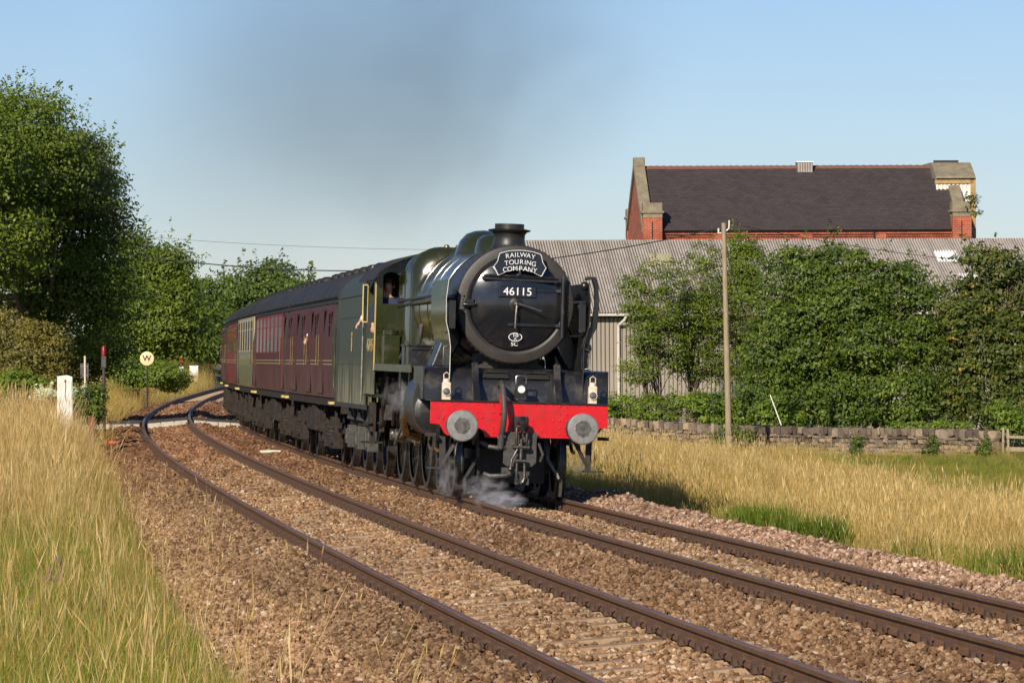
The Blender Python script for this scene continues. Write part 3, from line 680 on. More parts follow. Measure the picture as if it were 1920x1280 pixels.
# clad tower on the right end of the building
x0t, x1t = fx(1779), fx(1849); TH = i2w(1800, 333, DB + 3).z - gb; TT = i2w(1800, 308, DB + 5).z - gb; xm_ = (x0t + x1t) / 2; wt_ = x1t - x0t
q = MB(); n_ = 9; cw_ = wt_ / n_
for k in range(n_): q.box((x0t + (k + .25) * cw_, 3.0, TH / 2), (cw_ * .5, .07, TH)); q.box((x0t + (k + .75) * cw_, 3.025, TH / 2), (cw_ * .5, .02, TH))
q.build('tower_cladding', M['metalsheet'], bld, smooth=False)
q = MB(); q.box((xm_, 6, TH / 2), (wt_ - .04, 5.9, TH - .05)); q.build('tower_core', M['metalsheet'], bld, smooth=False)
q = MB(); q.box((x1t + .02, 3.0, TH / 2), (.26, .2, TH)); q.box((xm_, 2.94, TH - .12), (wt_ + .1, .08, .28)); q.build('tower_trim', M['ochre'], bld, smooth=False)
q = MB(); q.prism([(2.75, TH), (2.8, TH + .1), (4.2, TT + .05), (4.4, TT + .1), (7.4, TT + .1), (9, TH), (9, TH - .1)], x0t - .05, x1t + .12, 'YZ'); q.build('tower_roof', M['coping'], bld, smooth=False)
q = MB(); q.box((x0t + .75, 4.6, TT + .16), (1.25, .1, .12)); q.build('tower_ridge_flashing', M['black_matt'], bld, smooth=False)

# telegraph pole
pb = i2w(1367, 797, 168); pt = i2w(1357, 418, 168); pb.z = float(gz(pb.x, pb.y)) - .1
pole = empty('telegraph_pole', pb, (0, 0, 0), 'tall weathered wooden telegraph pole standing behind the stone wall', 'pole')
dv = pt - pb
q = MB(); q.tube([(0, 0, 0), dv * .3, dv * .6, dv], [.125, .115, .10, .088], 12); pm = q.build('post', M['pole'], pole)
q = MB(); q.tube([dv - Vector((0, 0, .38)) + Vector((-.1, -.02, 0)), dv - Vector((0, 0, .38)) + Vector((-.2, -.02, 0)), dv - Vector((0, 0, .2)) + Vector((-.2, -.02, 0))], .035, 8); q.build('insulator', M['white'], pole)
q = MB(); q.tube([dv + Vector((.1, 0, -.3)), dv + Vector((.2, 0, -.2)), dv + Vector((.21, 0, .1))], .028, 8); q.build('insulator', M['white'], pole)
q = MB()
for k in range(7): q.tube([dv * (.35 + k * .09) + Vector((-.16, -.05, 0)), dv * (.35 + k * .09) + Vector((.16, -.05, 0))], .012, 5)
q.build('pole_step', M['rust'], pole)
q = MB(); q.box(dv * .12 + Vector((0, -.14, 0)), (.16, .02, .25)); q.build('pole_plate', M['coping'], pole, smooth=False)
def wire(name, pts, r, label):
    w0 = Vector(pts[0]); q = MB(); q.tube([Vector(p) - w0 for p in pts], r, 5); o = q.build(name, M['cable'], None); o.location = w0; return tag(o, label, 'cable')
def sag(a, b_, dip, n=24):
    return [Vector(a).lerp(Vector(b_), k / n) - Vector((0, 0, dip * 4 * (k / n) * (1 - k / n))) for k in range(n + 1)]
# line wire from the pole over the train to the trees: fitted to three pixels
A = pt + Vector((-.2, 0, -.2)); Bw = i2w(150, 462, 168)
wire('telegraph_wire', sag(A, Bw, 1.25), .022, 'sagging black wire from the pole across the sky above the coaches')
wire('telegraph_wire', sag(i2w(1190, 462, 240), i2w(120, 430, 240), .55), .009, 'thin faint wire high across the sky behind the train')
wire('telegraph_wire', sag(pt + Vector((.2, 0, 0)), i2w(1960, 500, 178), .25), .010, 'thin wire from the pole towards the right across the shed roof')
g0, g1 = i2w(1408, 640, 168), i2w(1465, 797, 166)
wire('guy_wire', [pt + Vector((0, 0, -.6)), i2w(1432, 735, 167.5), g1], .012, 'thin stay wire running from the pole down behind the wall')
q = MB(); q.tube([i2w(1444, 740, 166.5), i2w(1465, 797, 166)], .02, 6); o = q.build('guy_guard', M['white'])
o2 = o; tag(o2, 'slanting white tube guarding the foot of the stay wire', 'guard')

# dry stone wall
WA = i2w(1905, 807, 163); WA = i2w(1878, 806, 165); WB = i2w(1150, 783, 178); WC = i2w(1040, 779, 181)
wall = empty('stone_wall', (WB.x, WB.y, 0), (0, 0, 0), 'low dry stone wall with upright coping stones along the field edge', 'wall')
wp = [WC, WB, i2w(1290, 793, 176), i2w(1420, 799, 173), i2w(1640, 802, 169), WA]
cum = [0]
for a, b_ in zip(wp, wp[1:]): cum.append(cum[-1] + (Vector((a.x, a.y)) - Vector((b_.x, b_.y))).length)
def wpt(d):
    i = min(max(int(np.searchsorted(cum, d)) - 1, 0), len(wp) - 2); t_ = (d - cum[i]) / (cum[i + 1] - cum[i]); p = wp[i].lerp(wp[i + 1], t_)
    a = wp[i + 1] - wp[i]; return p, math.atan2(a.y, a.x)
def rough_box(seed, name):
    r = random.Random(seed); bm = bmesh.new(); bmesh.ops.create_cube(bm, size=1)
    bmesh.ops.bevel(bm, geom=bm.edges[:], offset=.12, segments=1, affect='EDGES')
    for v in bm.verts: v.co += Vector((r.uniform(-.10, .10), r.uniform(-.10, .10), r.uniform(-.11, .11)))
    me = bpy.data.meshes.new(name); bm.to_mesh(me); bm.free(); me.materials.append(M['wall_stone']); return me
RB = [rough_box(40 + k, 'coping_stone') for k in range(6)]; RS = [rough_box(60 + k, 'stone') for k in range(6)]
L = cum[-1]; d = 0; hgt = 1.1; nst = 0; rest = MB()
while d < L - .15:
    wd = random.uniform(.14, .34); p, a = wpt(d + wd / 2); hh = random.uniform(.25, .34)
    o = place('coping_stone', random.choice(RB), wall, (p.x - WB.x, p.y - WB.y, p.z - hh / 2 - .02 + random.uniform(-.03, .035)), (random.uniform(-.08, .08), random.uniform(-.13, .13), a), (wd, .42, hh)); d += wd + .012
core = MB()
for k in range(len(wp) - 1):
    a, b_ = wp[k], wp[k + 1]; core.bar((a.x - WB.x, a.y - WB.y, a.z - .3 - .55), (b_.x - WB.x, b_.y - WB.y, b_.z - .3 - .55), .26, 1.06)
core.build('rubble_core', M['dark'], wall, smooth=False)
zt = 0; rows = []
off = .29
while off < hgt:
    rh_ = random.uniform(.09, .17); d = random.uniform(0, .2)
    while d < L - .1:
        wd = random.uniform(.13, .40); p, a = wpt(d + wd / 2)
        args = ((p.x - WB.x, p.y - WB.y - .05, p.z - off - rh_ / 2 + random.uniform(-.03, .03)), (0, random.uniform(-.12, .12), a), (wd, .36 + random.uniform(-.05, .05), rh_ * random.uniform(.92, 1.05)))
        if nst < 300: place('stone', random.choice(RS), wall, *args); nst += 1
        else:
            me = random.choice(RS); mt = Matrix.LocRotScale(Vector(args[0]), Euler(args[1]), Vector(args[2])); rest.add([mt @ v.co for v in me.vertices], [tuple(f.vertices) for f in me.polygons])
        d += wd + .012
    off += rh_
tag(rest.build('stone', M['stone'], wall, smooth=False), kind='stuff')
# fence posts and rails at the right end of the wall
fe = i2w(1882, 860, 164.6); fe.z = float(gz(fe.x, fe.y))
fn = empty('post_and_rail_fence', fe, (0, 0, -R(8)), 'pale weathered post and rail fence joining the right end of the wall', 'fence')
for k, (dx, hh, lean) in enumerate(((-.02, 1.15, .02), (.17, 1.1, -.03), (2.2, 1.1, 0))):
    q = MB(); q.box((dx, 0, hh / 2), (.085, .085, hh), rot=(0, lean, 0)); q.build('post', M['pole'], fn, smooth=False)
for z, s_ in ((.78, .1), (.33, .16)): q = MB(); q.box((1.3, -.06, z), (2.4, .05, s_), rot=(0, .02, 0)); q.build('rail', M['pole'], fn, smooth=False)
pf = i2w(1245, 800, 172); q = MB(); q.box((0, 0, .62), (.09, .08, 1.24), rot=(0, .03, 0)); o = q.build('fence_post', M['pole'], None, smooth=False)
pf = i2w(1334, 793, 172); o.location = (pf.x, pf.y - .5, float(gz(pf.x, pf.y)) + .1); tag(o, 'short pale fence post in the long grass in front of the wall', 'post')
# ------------------------------------------------------------------ leaves, trees, shrubs
def leaf_quads(C, N, size, aspect=.55, fold=.0):
    """diamond leaves at C with normals N"""
    n = len(C); N = N / (np.linalg.norm(N, axis=1, keepdims=True) + 1e-9)
    t = rng.normal(size=(n, 3)); t[:, 2] -= .5; t -= N * (t * N).sum(1, keepdims=True); t /= np.linalg.norm(t, axis=1, keepdims=True) + 1e-9
    b_ = np.cross(N, t); L = size[:, None]
    V = np.stack([C - t * L * .5, C + b_ * L * aspect * .5 + t * L * .05, C + t * L * .5 - N * L * .12, C - b_ * L * aspect * .5 + t * L * .05], 1)
    return V.reshape(-1, 3), np.arange(4 * n).reshape(n, 4)
def crown_points(lobes, n, D, clump=.42, per=34, hang=.15):
    """lobes: (px, py, rx_px, ry_px, depth_offset m [, weight]); returns leaf centres and normals in world space"""
    C = []; N = []; ar = np.array([l[2] * l[3] * (l[5] if len(l) > 5 else 1) for l in lobes], float); ar /= ar.sum()
    for l, a in zip(lobes, ar):
        Dd = D + l[4]; Dd = Dd + random.uniform(-.9, .9) * min(1.2, l[2] * D / FPX * .8); c = np.array(i2w(l[0], l[1], Dd)); rx, rz = l[2] * Dd / FPX, l[3] * Dd / FPX; ry = (rx + rz) * .5
        per_ = per * 1.7; k = max(3, int(n * a / per_)); d = rng.normal(size=(k, 3)); d /= np.linalg.norm(d, axis=1, keepdims=True)
        flip = (d[:, 1] > 0) & (rng.random(k) < .55); d[flip, 1] *= -1       # a few more clumps on the side one sees
        r = rng.random(k) ** .33; r = .3 + .70 * r
        cc = c + d * r[:, None] * np.array([rx, ry, rz])
        cs = clump * rng.uniform(.6, 1.45, k)
        for j in range(k):
            m_ = int(per_ * rng.uniform(.5, 1.5)); e = rng.normal(size=(m_, 3)); e /= np.linalg.norm(e, axis=1, keepdims=True)
            e[:, 2] = np.where(rng.random(m_) < .6, np.abs(e[:, 2]), e[:, 2]); rr = rng.random(m_) ** .4
            p = cc[j] + e * rr[:, None] * cs[j] * np.array([1.35, 1.35, .5]); p[:, 2] -= hang * (e[:, 0] ** 2 + e[:, 1] ** 2) * cs[j]
            nn_ = e * .75 + d[j] * .5 + np.array([-.1, -.35, .6]) + rng.normal(size=(m_, 3)) * .45
            C.append(p); N.append(nn_)
        ns = int(max(4, k * .28)) if per > 12 else 0
        for j in range(ns):                                   # leafy shoots that break the outline
            d0 = rng.normal(size=3); d0[1] = -abs(d0[1]) * .5; d0 /= np.linalg.norm(d0); st = c + d0 * np.array([rx, ry, rz]) * rng.uniform(.75, 1.0)
            dr = d0 * .8 + np.array([0, 0, .75]) + rng.normal(size=3) * .25; dr /= np.linalg.norm(dr); ln = clump * rng.uniform(.8, 2.3); m_ = int(per * .55)
            f = rng.random(m_); p = st + dr * (f * ln)[:, None] + rng.normal(size=(m_, 3)) * (clump * .30 * (1.15 - f))[:, None]; C.append(p); N.append(rng.normal(size=(m_, 3)) * .6 + np.array([0, -.4, .8]))
    return np.concatenate(C), np.concatenate(N)
def branchy(root, pts_to, trunks, r0, name='trunk'):
    q = MB()
    for (a, b_) in trunks:
        a, b_ = Vector(a), Vector(b_); mid = a.lerp(b_, .5) + Vector((random.uniform(-.15, .15), random.uniform(-.1, .1), 0))
        q.tube([a, mid, b_], [r0, r0 * .75, r0 * .4], 7)
        for t_ in pts_to:
            if (t_ - b_).length < (t_ - a).length * 1.6:
                s_ = a.lerp(b_, random.uniform(.25, 1)); k1 = s_.lerp(t_, .5) + Vector((random.uniform(-.3, .3), random.uniform(-.3, .3), random.uniform(0, .3)))
                q.tube([s_, k1, t_], [r0 * .38, r0 * .25, r0 * .08], 5)
    q.build(name, M['bark'], root)
def tree(name, label, cat, D, basepx, lobes, n, size, m, trunks=1, r0=.16, clump=.42, group=None, per=34, aspect=.55, extra=None, topf=.35, limbs=9, base_dy=0, hang=.15):
    bx_, by_ = basepx; b0 = i2w(bx_, by_, D + base_dy); b0.z = float(gz(b0.x, b0.y)) - .05
    root = empty(name, b0, (0, 0, 0), label, cat, group)
    C, N = crown_points(lobes, n, D, clump, per, hang)
    C = np.asarray(C); lo = gz(C[:, 0], C[:, 1]) + .03; C[:, 2] = np.maximum(C[:, 2], lo + rng.random(len(C)) * .12)
    V, F = leaf_quads(C - np.array(b0), N, size * rng.uniform(.6, 1.35, len(C)), aspect)
    link('crown', np_mesh('crown', V, F, m), root)
    tops = [i2w(l[0], l[1], D + l[4]) - b0 for l in lobes]
    ax = [Vector((C[:, 0].mean() - b0.x, C[:, 1].mean() - b0.y, (C[:, 2].max() - b0.z) * (1 - topf)))]
    tr = []
    for k in range(trunks):
        o_ = Vector((random.uniform(-.1, .1) * trunks * 2, random.uniform(-.1, .1), 0))
        tr.append((o_, ax[0] + Vector((random.uniform(-.35, .35) * trunks, random.uniform(-.4, .2), 0))))
    outs = []
    for _ in range(limbs):
        l = random.choice(lobes); p = i2w(l[0] + random.uniform(-.8, .8) * l[2], l[1] + random.uniform(-.8, .7) * l[3], D + l[4] - random.uniform(0, 1) * l[2] * D / FPX)
        outs.append(p - b0)
    branchy(root, tops + outs, tr, r0)
    if extra:
        em, en, es, nm = extra; C2, N2 = crown_points(lobes, en, D, clump * .4, 9, hang); C2[:, 1] -= .15
        V, F = leaf_quads(C2 - np.array(b0), N2, es * rng.uniform(.7, 1.3, len(C2)), .5); link(nm, np_mesh(nm, V, F, em), root)
    return root
# left side
tree('ash_tree', 'largest tree of the scene, tall ash with broad leafy crown at the left edge', 'tree', 150, (60, 770),
     [(20, 300, 150, 130, -3), (105, 315, 100, 75, -1.5), (-60, 420, 160, 150, -6), (-90, 300, 130, 110, -8), (55, 228, 56, 55, -1), (-15, 215, 58, 45, -4), (165, 355, 60, 75, -.3), (205, 410, 32, 42, 0), (200, 470, 55, 60, .3),
      (90, 440, 130, 110, -1.2), (150, 520, 95, 70, -.6), (40, 560, 120, 80, -1), (200, 560, 60, 50, .5), (140, 620, 90, 60, .3), (180, 650, 46, 56, 1), (130, 690, 60, 40, 2), (138, 290, 50, 42, -1), (195, 345, 26, 40, 0), (100, 360, 120, 80, -2)], 140000, .125, M['leaf_ash'], 2, .26, .62, per=46, limbs=22)
tree('ash_tree', 'mid height dark tree between the tall ash and the round sign', 'tree', 246, (250, 715),
     [(290, 520, 55, 58, 0), (318, 490, 32, 34, 0), (250, 500, 50, 55, 0), (300, 590, 62, 60, -.6), (240, 600, 60, 60, 0), (335, 560, 28, 40, 0), (290, 640, 68, 38, 0), (210, 650, 48, 40, .5), (345, 620, 22, 30, 0)],
     42000, .20, M['leaf_ash'], 2, .2, .8, per=40, limbs=12)
tree('hawthorn_bush', 'olive brown spiky hawthorn bush at the left edge behind the tall grass', 'bush', 128, (50, 760),
     [(40, 660, 62, 62, 0), (90, 650, 38, 45, 0), (0, 640, 60, 60, 0), (-40, 660, 60, 80, 0), (100, 690, 32, 35, 0), (50, 715, 60, 32, -.3)], 20000, .085, M['leaf_scrub'], 4, .05, .3, per=26, limbs=24)
tree('shrub', 'small yellow green leafy shrub under the hawthorn at the left edge', 'bush', 124, (45, 760),
     [(30, 715, 34, 22, 0), (70, 722, 22, 16, 0), (5, 725, 20, 20, 0)], 2600, .10, M['leaf_bright'], 3, .02, .2, per=20, limbs=5)
tree('shrub', 'dark green weeds growing against the brown marker post beside the ballast', 'bush', 116, (180, 790),
     [(176, 765, 15, 22, 0), (160, 745, 14, 22, 0), (182, 740, 12, 20, 0), (168, 780, 14, 14, 0)], 2600, .09, M['leaf_elm'], 3, .02, .2, per=20, limbs=5)
tree('bramble_mound', 'sunlit yellow green bramble bank behind the round whistle sign', 'bush', 193, (280, 745),
     [(290, 700, 55, 24, 0), (245, 700, 40, 28, 0), (320, 715, 34, 18, 0), (265, 680, 28, 14, 0), (225, 722, 25, 14, 0)], 12000, .12, M['leaf_bright'], 4, .03, .3, per=24, limbs=8)
far = [('dark rounded tree directly behind the second coach roofs', (420, 690), [(400, 600, 55, 52, 0), (375, 560, 34, 36, 0), (430, 560, 45, 38, 0), (440, 620, 45, 45, 0)], 300, M['leaf_far']),
       ('tallest of the distant trees, rising above the coach roofs', (500, 690), [(505, 560, 62, 50, 0), (515, 520, 38, 30, 0), (470, 540, 42, 36, 0), (545, 560, 34, 34, 0), (500, 610, 70, 50, 0)], 292, M['leaf_far']),
       ('small distant tree at the right end of the far tree line', (575, 690), [(568, 560, 22, 30, 0), (560, 590, 34, 34, 0), (590, 590, 20, 26, 0)], 286, M['leaf_far']),
       ('low pale green tree in front of the distant tree line', (385, 700), [(380, 645, 50, 34, 0), (410, 640, 40, 36, 0), (345, 655, 30, 28, 0)], 276, M['leaf_elm']),
       ('dark broad tree behind the right side of the bramble bank', (330, 700), [(330, 640, 50, 50, 0), (355, 600, 36, 44, 0), (300, 620, 44, 60, 0)], 264, M['leaf_ash'])]
for lab, bp_, lb, D, m_ in far: tree('distant_tree', lab, 'tree', D, bp_, lb, 15000, .26, m_, 1, .25, .85, 'distant trees beyond the curve', per=40, limbs=6)
# right side, between the wall and the shed
tree('ash_sapling', 'feathery young ash trees just right of the locomotive', 'tree', 186, (1215, 780),
     [(1195, 560, 26, 40, 0, .5), (1180, 540, 18, 26, 0, .3), (1210, 620, 34, 50, 0, .55), (1240, 580, 34, 44, 0, .55), (1215, 505, 14, 26, 0, .35), (1250, 520, 20, 34, 0, .4), (1260, 650, 36, 46, .3, .5), (1200, 690, 34, 34, 0, .5)],
     13000, .125, M['leaf_ash'], 3, .055, .34, per=20, limbs=16, aspect=.42)
tree('ash_sapling', 'tall feathery ash reaching above the shed roof left of the telegraph pole', 'tree', 188, (1310, 780),
     [(1320, 480, 26, 30, 0, .55), (1310, 540, 42, 46, 0, .7), (1290, 600, 44, 44, 0, .7), (1335, 600, 40, 50, 0, .7), (1300, 670, 46, 44, 0, .6), (1340, 680, 30, 40, 0, .6)],
     16000, .125, M['leaf_ash'], 3, .06, .36, per=22, limbs=18, aspect=.42)
tree('ash_sapling', 'feathery ash with its top against the brick wall right of the telegraph pole', 'tree', 189, (1400, 780),
     [(1390, 460, 28, 22, 0, .8), (1400, 490, 32, 30, 0, .9), (1385, 540, 36, 36, 0, .8), (1415, 545, 26, 34, 0, .6), (1380, 610, 36, 44, 0, .6), (1395, 680, 40, 40, 0, .5)],
     16000, .125, M['leaf_ash'], 3, .06, .36, per=22, limbs=14, aspect=.42)
tree('elm_tree', 'dense green elm with a pointed left shoulder right of the telegraph pole', 'tree', 182, (1500, 800),
     [(1490, 480, 40, 16, 0, .7), (1470, 500, 32, 20, 0, .6), (1540, 475, 34, 18, 0, .7), (1510, 520, 60, 36, 0), (1450, 560, 44, 22, 0, .7), (1540, 580, 62, 46, 0), (1480, 600, 50, 46, 0), (1450, 660, 52, 40, -.4), (1520, 660, 66, 50, -.6), (1440, 730, 56, 40, -.8), (1510, 755, 70, 42, -.8), (1560, 720, 56, 58, -.5), (1415, 640, 26, 40, .5, .7), (1585, 650, 40, 60, .8)],
     42000, .155, M['leaf_elm'], 3, .09, .5, per=34, limbs=14)
tree('elm_tree', 'dense green elm in the middle of the row before the shed roof', 'tree', 181, (1650, 800),
     [(1590, 490, 44, 24, 0), (1640, 510, 40, 26, 0), (1600, 560, 66, 46, 0), (1670, 560, 52, 44, 0), (1710, 510, 26, 24, 0), (1730, 550, 34, 32, 0), (1640, 640, 76, 52, -.5), (1720, 640, 52, 48, 0), (1610, 735, 62, 54, -.5), (1690, 740, 66, 58, -.5), (1750, 700, 44, 80, .8), (1780, 620, 34, 50, 1), (1580, 780, 50, 24, -.6), (1680, 785, 60, 22, -.6)],
     48000, .155, M['leaf_elm'], 3, .09, .5, per=34, limbs=12)
tree('sycamore_tree', 'dark sycamore hung with yellow seed bunches at the right edge', 'tree', 179, (1860, 800),
     [(1830, 480, 26, 22, 0, .8), (1870, 500, 40, 30, 0), (1850, 560, 66, 48, 0), (1910, 540, 40, 48, 0), (1800, 590, 40, 36, 0), (1880, 640, 70, 50, 0), (1950, 600, 44, 80, 0), (1810, 660, 44, 44, 0), (1850, 730, 60, 56, 0), (1930, 730, 54, 64, 0), (1790, 740, 40, 50, .4), (1860, 780, 60, 26, 0)],
     38000, .18, M['leaf_syc'], 2, .13, .45, per=32, limbs=12, extra=(M['seed_yellow'], 1500, .13, 'seed_bunches'))
tree('shrub_hedge', 'low bright green shrubbery behind the wall left of the telegraph pole', 'shrubs', 181.5, (1250, 800),
     [(1120, 765, 36, 26, 0), (1170, 765, 40, 28, 0), (1225, 768, 40, 30, 0), (1280, 765, 40, 32, 0), (1330, 762, 38, 32, 0), (1385, 772, 40, 30, 0)], 15000, .12, M['leaf_bright'], 7, .02, .26, per=24, limbs=10)
tree('shrub', 'bright leafy shrub behind the wall just right of the telegraph pole', 'bush', 175.5, (1460, 800),
     [(1440, 775, 30, 22, 0), (1475, 785, 34, 20, 0), (1450, 755, 24, 20, 0)], 4200, .13, M['leaf_bright'], 4, .02, .26, per=22, limbs=4)
tree('shrub', 'low dark bramble growing over the wall at the foot of the telegraph pole', 'bush', 171.5, (1372, 815),
     [(1372, 810, 22, 16, 0), (1350, 822, 16, 12, 0), (1400, 818, 18, 12, 0)], 2600, .10, M['leaf_elm'], 4, .02, .2, per=22, limbs=4)
tree('shrub', 'small leafy weeds along the top of the wall near its right end', 'bush', 167.5, (1740, 800),
     [(1720, 798, 26, 9, 1), (1760, 796, 26, 10, 1), (1800, 800, 22, 9, 1), (1680, 798, 18, 8, 1)], 2000, .11, M['leaf_bright'], 4, .02, .16, per=18, limbs=4)
tree('shrub', 'bushy green growth behind the fence at the far right edge', 'bush', 168, (1905, 830),
     [(1900, 790, 30, 26, 0), (1930, 800, 30, 34, 0), (1880, 770, 20, 20, 0)], 4500, .13, M['leaf_bright'], 3, .02, .26, per=24, limbs=4)
for px, py, rx, lab in ((1845, 845, 14, 'dark weed clump against the wall near its right end'), (1605, 838, 12, 'small weed clump at the wall below the middle elm'), (1745, 840, 16, 'green weeds at the wall foot below the right hand elm')):
    tree('weed', lab, 'plant', 163.8, (px, 855), [(px, py, rx, 12, 0), (px + 6, py - 12, rx * .5, 12, 0)], 800, .1, M['leaf_elm'], 3, .015, .14, per=16, limbs=3)
tree('weed', 'tiny self seeded shrub growing from the right hand stone capped pier', 'plant', 217, (1818, 395), [(1824, 375, 12, 14, 0), (1834, 395, 8, 10, 0)], 420, .13, M['leaf_syc'], 2, .02, .2, per=12, limbs=4)
C_ = bpy.context.scene.objects
last = [o for o in C_ if o.name.startswith('weed') and o.get('label', '').startswith('tiny')][0]
lw = i2w(1816, 392, 216.6); dlt = last.location.z - lw.z
last.location = lw
for ch in last.children:
    if ch.name.startswith('crown'):
        ch.location = Vector((0, 0, dlt))
    else: ch.location = Vector((0, 0, dlt)); bpy.data.objects.remove(ch)
tree('elder_bush', 'white flowering bush half hidden behind the relay cabinet', 'bush', 118, (90, 770), [(95, 735, 16, 12, 0), (78, 742, 14, 8, 0), (140, 740, 10, 12, 0)], 900, .10, M['flower_white'], 2, .02, .16, per=26, limbs=3)

# ------------------------------------------------------------------ grass
def tuft(name, m, n, h, spread, w_, seed, lean=.35, head=0.0):
    r = np.random.default_rng(seed); V = []; F = []
    for k in range(n):
        a = r.uniform(0, 6.283); rad = spread * math.sqrt(r.random()); bx_, by_ = math.cos(a) * rad, math.sin(a) * rad
        H = h * r.uniform(.55, 1.15); dr = r.uniform(0, 6.283); ln = lean * r.uniform(.1, 1) * H; dx, dy = math.cos(dr) * ln, math.sin(dr) * ln
        ta = r.uniform(0, 3.1416); tx_, ty_ = math.cos(ta) * w_ * .5, math.sin(ta) * w_ * .5
        pts = [(bx_ + dx * f ** 1.8, by_ + dy * f ** 1.8, H * f - .12 * ln * f ** 3) for f in (0, .4, .75, 1)]
        ws = (1, .85, .6, .1) if not head else (.7, .6, .5, .5)
        i0 = len(V)
        for (x, y, z), ww in zip(pts, ws): V += [(x - tx_ * ww, y - ty_ * ww, z), (x + tx_ * ww, y + ty_ * ww, z)]
        for j in range(3): F.append((i0 + 2 * j, i0 + 2 * j + 1, i0 + 2 * j + 3, i0 + 2 * j + 2))
        if head and r.random() < .75:
            x, y, z = pts[3]; vx_, vy_, vz_ = x - pts[2][0], y - pts[2][1], z - pts[2][2]; l = math.sqrt(vx_ ** 2 + vy_ ** 2 + vz_ ** 2); vx_, vy_, vz_ = vx_ / l, vy_ / l, vz_ / l
            for rot in (0, 1.57):
                i0 = len(V); hw = head * r.uniform(.6, 1.2); hx, hy = math.cos(ta + rot) * hw, math.sin(ta + rot) * hw; hl = h * .2
                V += [(x, y, z), (x + hx + vx_ * hl * .4, y + hy + vy_ * hl * .4, z + vz_ * hl * .4), (x + vx_ * hl, y + vy_ * hl, z + vz_ * hl), (x - hx + vx_ * hl * .4, y - hy + vy_ * hl * .4, z + vz_ * hl * .4)]; F.append((i0, i0 + 1, i0 + 2, i0 + 3))
    me = bpy.data.meshes.new(name); me.from_pydata(V, [], F); me.materials.append(m); return variant(name, me)
def grass(name, P, T, variants, scl, leanr=.12, label=None):
    n = len(P); rots = rng.normal(size=(n, 3)) * leanr; rots[:, 2] = rng.uniform(0, 6.283, n)
    return scatter(name, P, rots, scl, T, variants, label=label)
def gtint(n, base, var=.25):
    return np.array(base) * (1 + rng.uniform(-var, var, (n, 1)))
# near verge on the left: (fine) dry stalks with heads plus green blades low down
dryN = [tuft('dry_grass_tuft', M['dry'], 16, .58, .19, .0027, 200 + k, .5, .003) for k in range(6)]
grnN = [tuft('green_grass_tuft', M['green_grass'], 30, .46, .15, .0055, 220 + k, .45) for k in range(4)]
dryF = [tuft('dry_grass_tuft', M['dry'], 24, .46, .36, .005, 240 + k, .4, .004) for k in range(6)]
grnF = [tuft('green_grass_tuft', M['green_grass'], 34, .40, .30, .012, 260 + k, .45) for k in range(4)]
talN = [tuft('pale_stalk_tuft', M['pale'], 5, .98, .16, .0030, 280 + k, .30, .0042) for k in range(5)]
talF = [tuft('pale_stalk_tuft', M['pale'], 7, .74, .34, .0045, 290 + k, .28, .0062) for k in range(5)]
def patch(P):
    x, y = P[:, 0], P[:, 1]; a = .5 + .5 * np.sin(x * 2.3 + .5 * y + 1.7 * np.sin(y * .6)) * np.sin(y * .9 - x * 1.4); b_ = .5 + .5 * np.sin(x * .7 - y * .21 + 2)
    a = (.6 * a + .4 * rng.random(len(x)))[:, None]; b_ = b_[:, None]
    return np.array([1.06, 1.03, 1.0]) * (1 - a) + np.array([.78, .70, .62]) * a + b_ * np.array([-.06, .02, -.08])
def sample(n, x0, x1, y0, y1):
    return rng.uniform(x0, x1, n), rng.uniform(y0, y1, n)
def greenness(x, y):
    return .5 + .5 * np.sin(x * 1.9 + y * .31 + .6 * np.sin(y * .7)) * np.sin(y * .23 + 1.3 * np.sin(x * .8) + .5)
Pd, Sd, Pg, Sg, Pdf, Sdf, Pgf, Sgf = [[] for _ in range(8)]
for y0, y1, dn, gn in ((19, 50, 34, 90), (50, 90, 28, 40), (90, 128, 20, 16)):
    A = (13 * (y1 - y0))
    for lst, slst, dens, lim in ((Pd, Sd, dn, 0), (Pg, Sg, gn, 1)):
        x, y = sample(int(A * dens), -14, -1, y0, y1); s, lat = near_line(x, y); l = -lat - edge_l(y)
        g = np.clip(greenness(x, y) + .6 * (1 - ss(26, 58, y)), 0, 1)
        if lim == 0: ok = (rng.random(len(x)) < np.where(g > .6, .34, .9) * ss(-.3, .4, l)) & (l > -.15)
        else: ok = (rng.random(len(x)) < np.where(g > .45, 1, .5) * (1.1 - ss(60, 110, y) * .8)) & (l > -.15)
        ok &= vis(x, y, .9); x, y, l = x[ok], y[ok], l[ok]
        lst.append(np.stack([x, y, gz(x, y) - .03], -1)); slst.append(np.clip(.62 + .35 * np.clip(l, -.3, 1.2) + rng.uniform(-.2, .25, len(x)), .35, 1.3) * (1 + .25 * ss(45, 100, y)))
P_ = np.concatenate(Pd); grass('dry_verge_grass', P_, gtint(len(P_), (1.0, .95, .88)) * patch(P_), dryN, np.concatenate(Sd), .16)
P0 = np.concatenate(Pd); S0_ = np.concatenate(Sd); ke = rng.random(len(P0)) < np.where(P0[:, 1] < 50, .30, .42); P0 = P0[ke]; P0 = P0 + rng.normal(size=P0.shape) * [.12, .12, 0]
grass('tall_verge_stalks', P0, gtint(len(P0), (1.0, .94, .88), .2), talN, np.clip(S0_[ke] * rng.uniform(.75, 1.2, len(P0)), .4, 1.4), .13)
P_ = np.concatenate(Pg); grass('green_verge_grass', P_, gtint(len(P_), (1.0, 1.0, .9)), grnN, np.concatenate(Sg) * 1.05, .16)
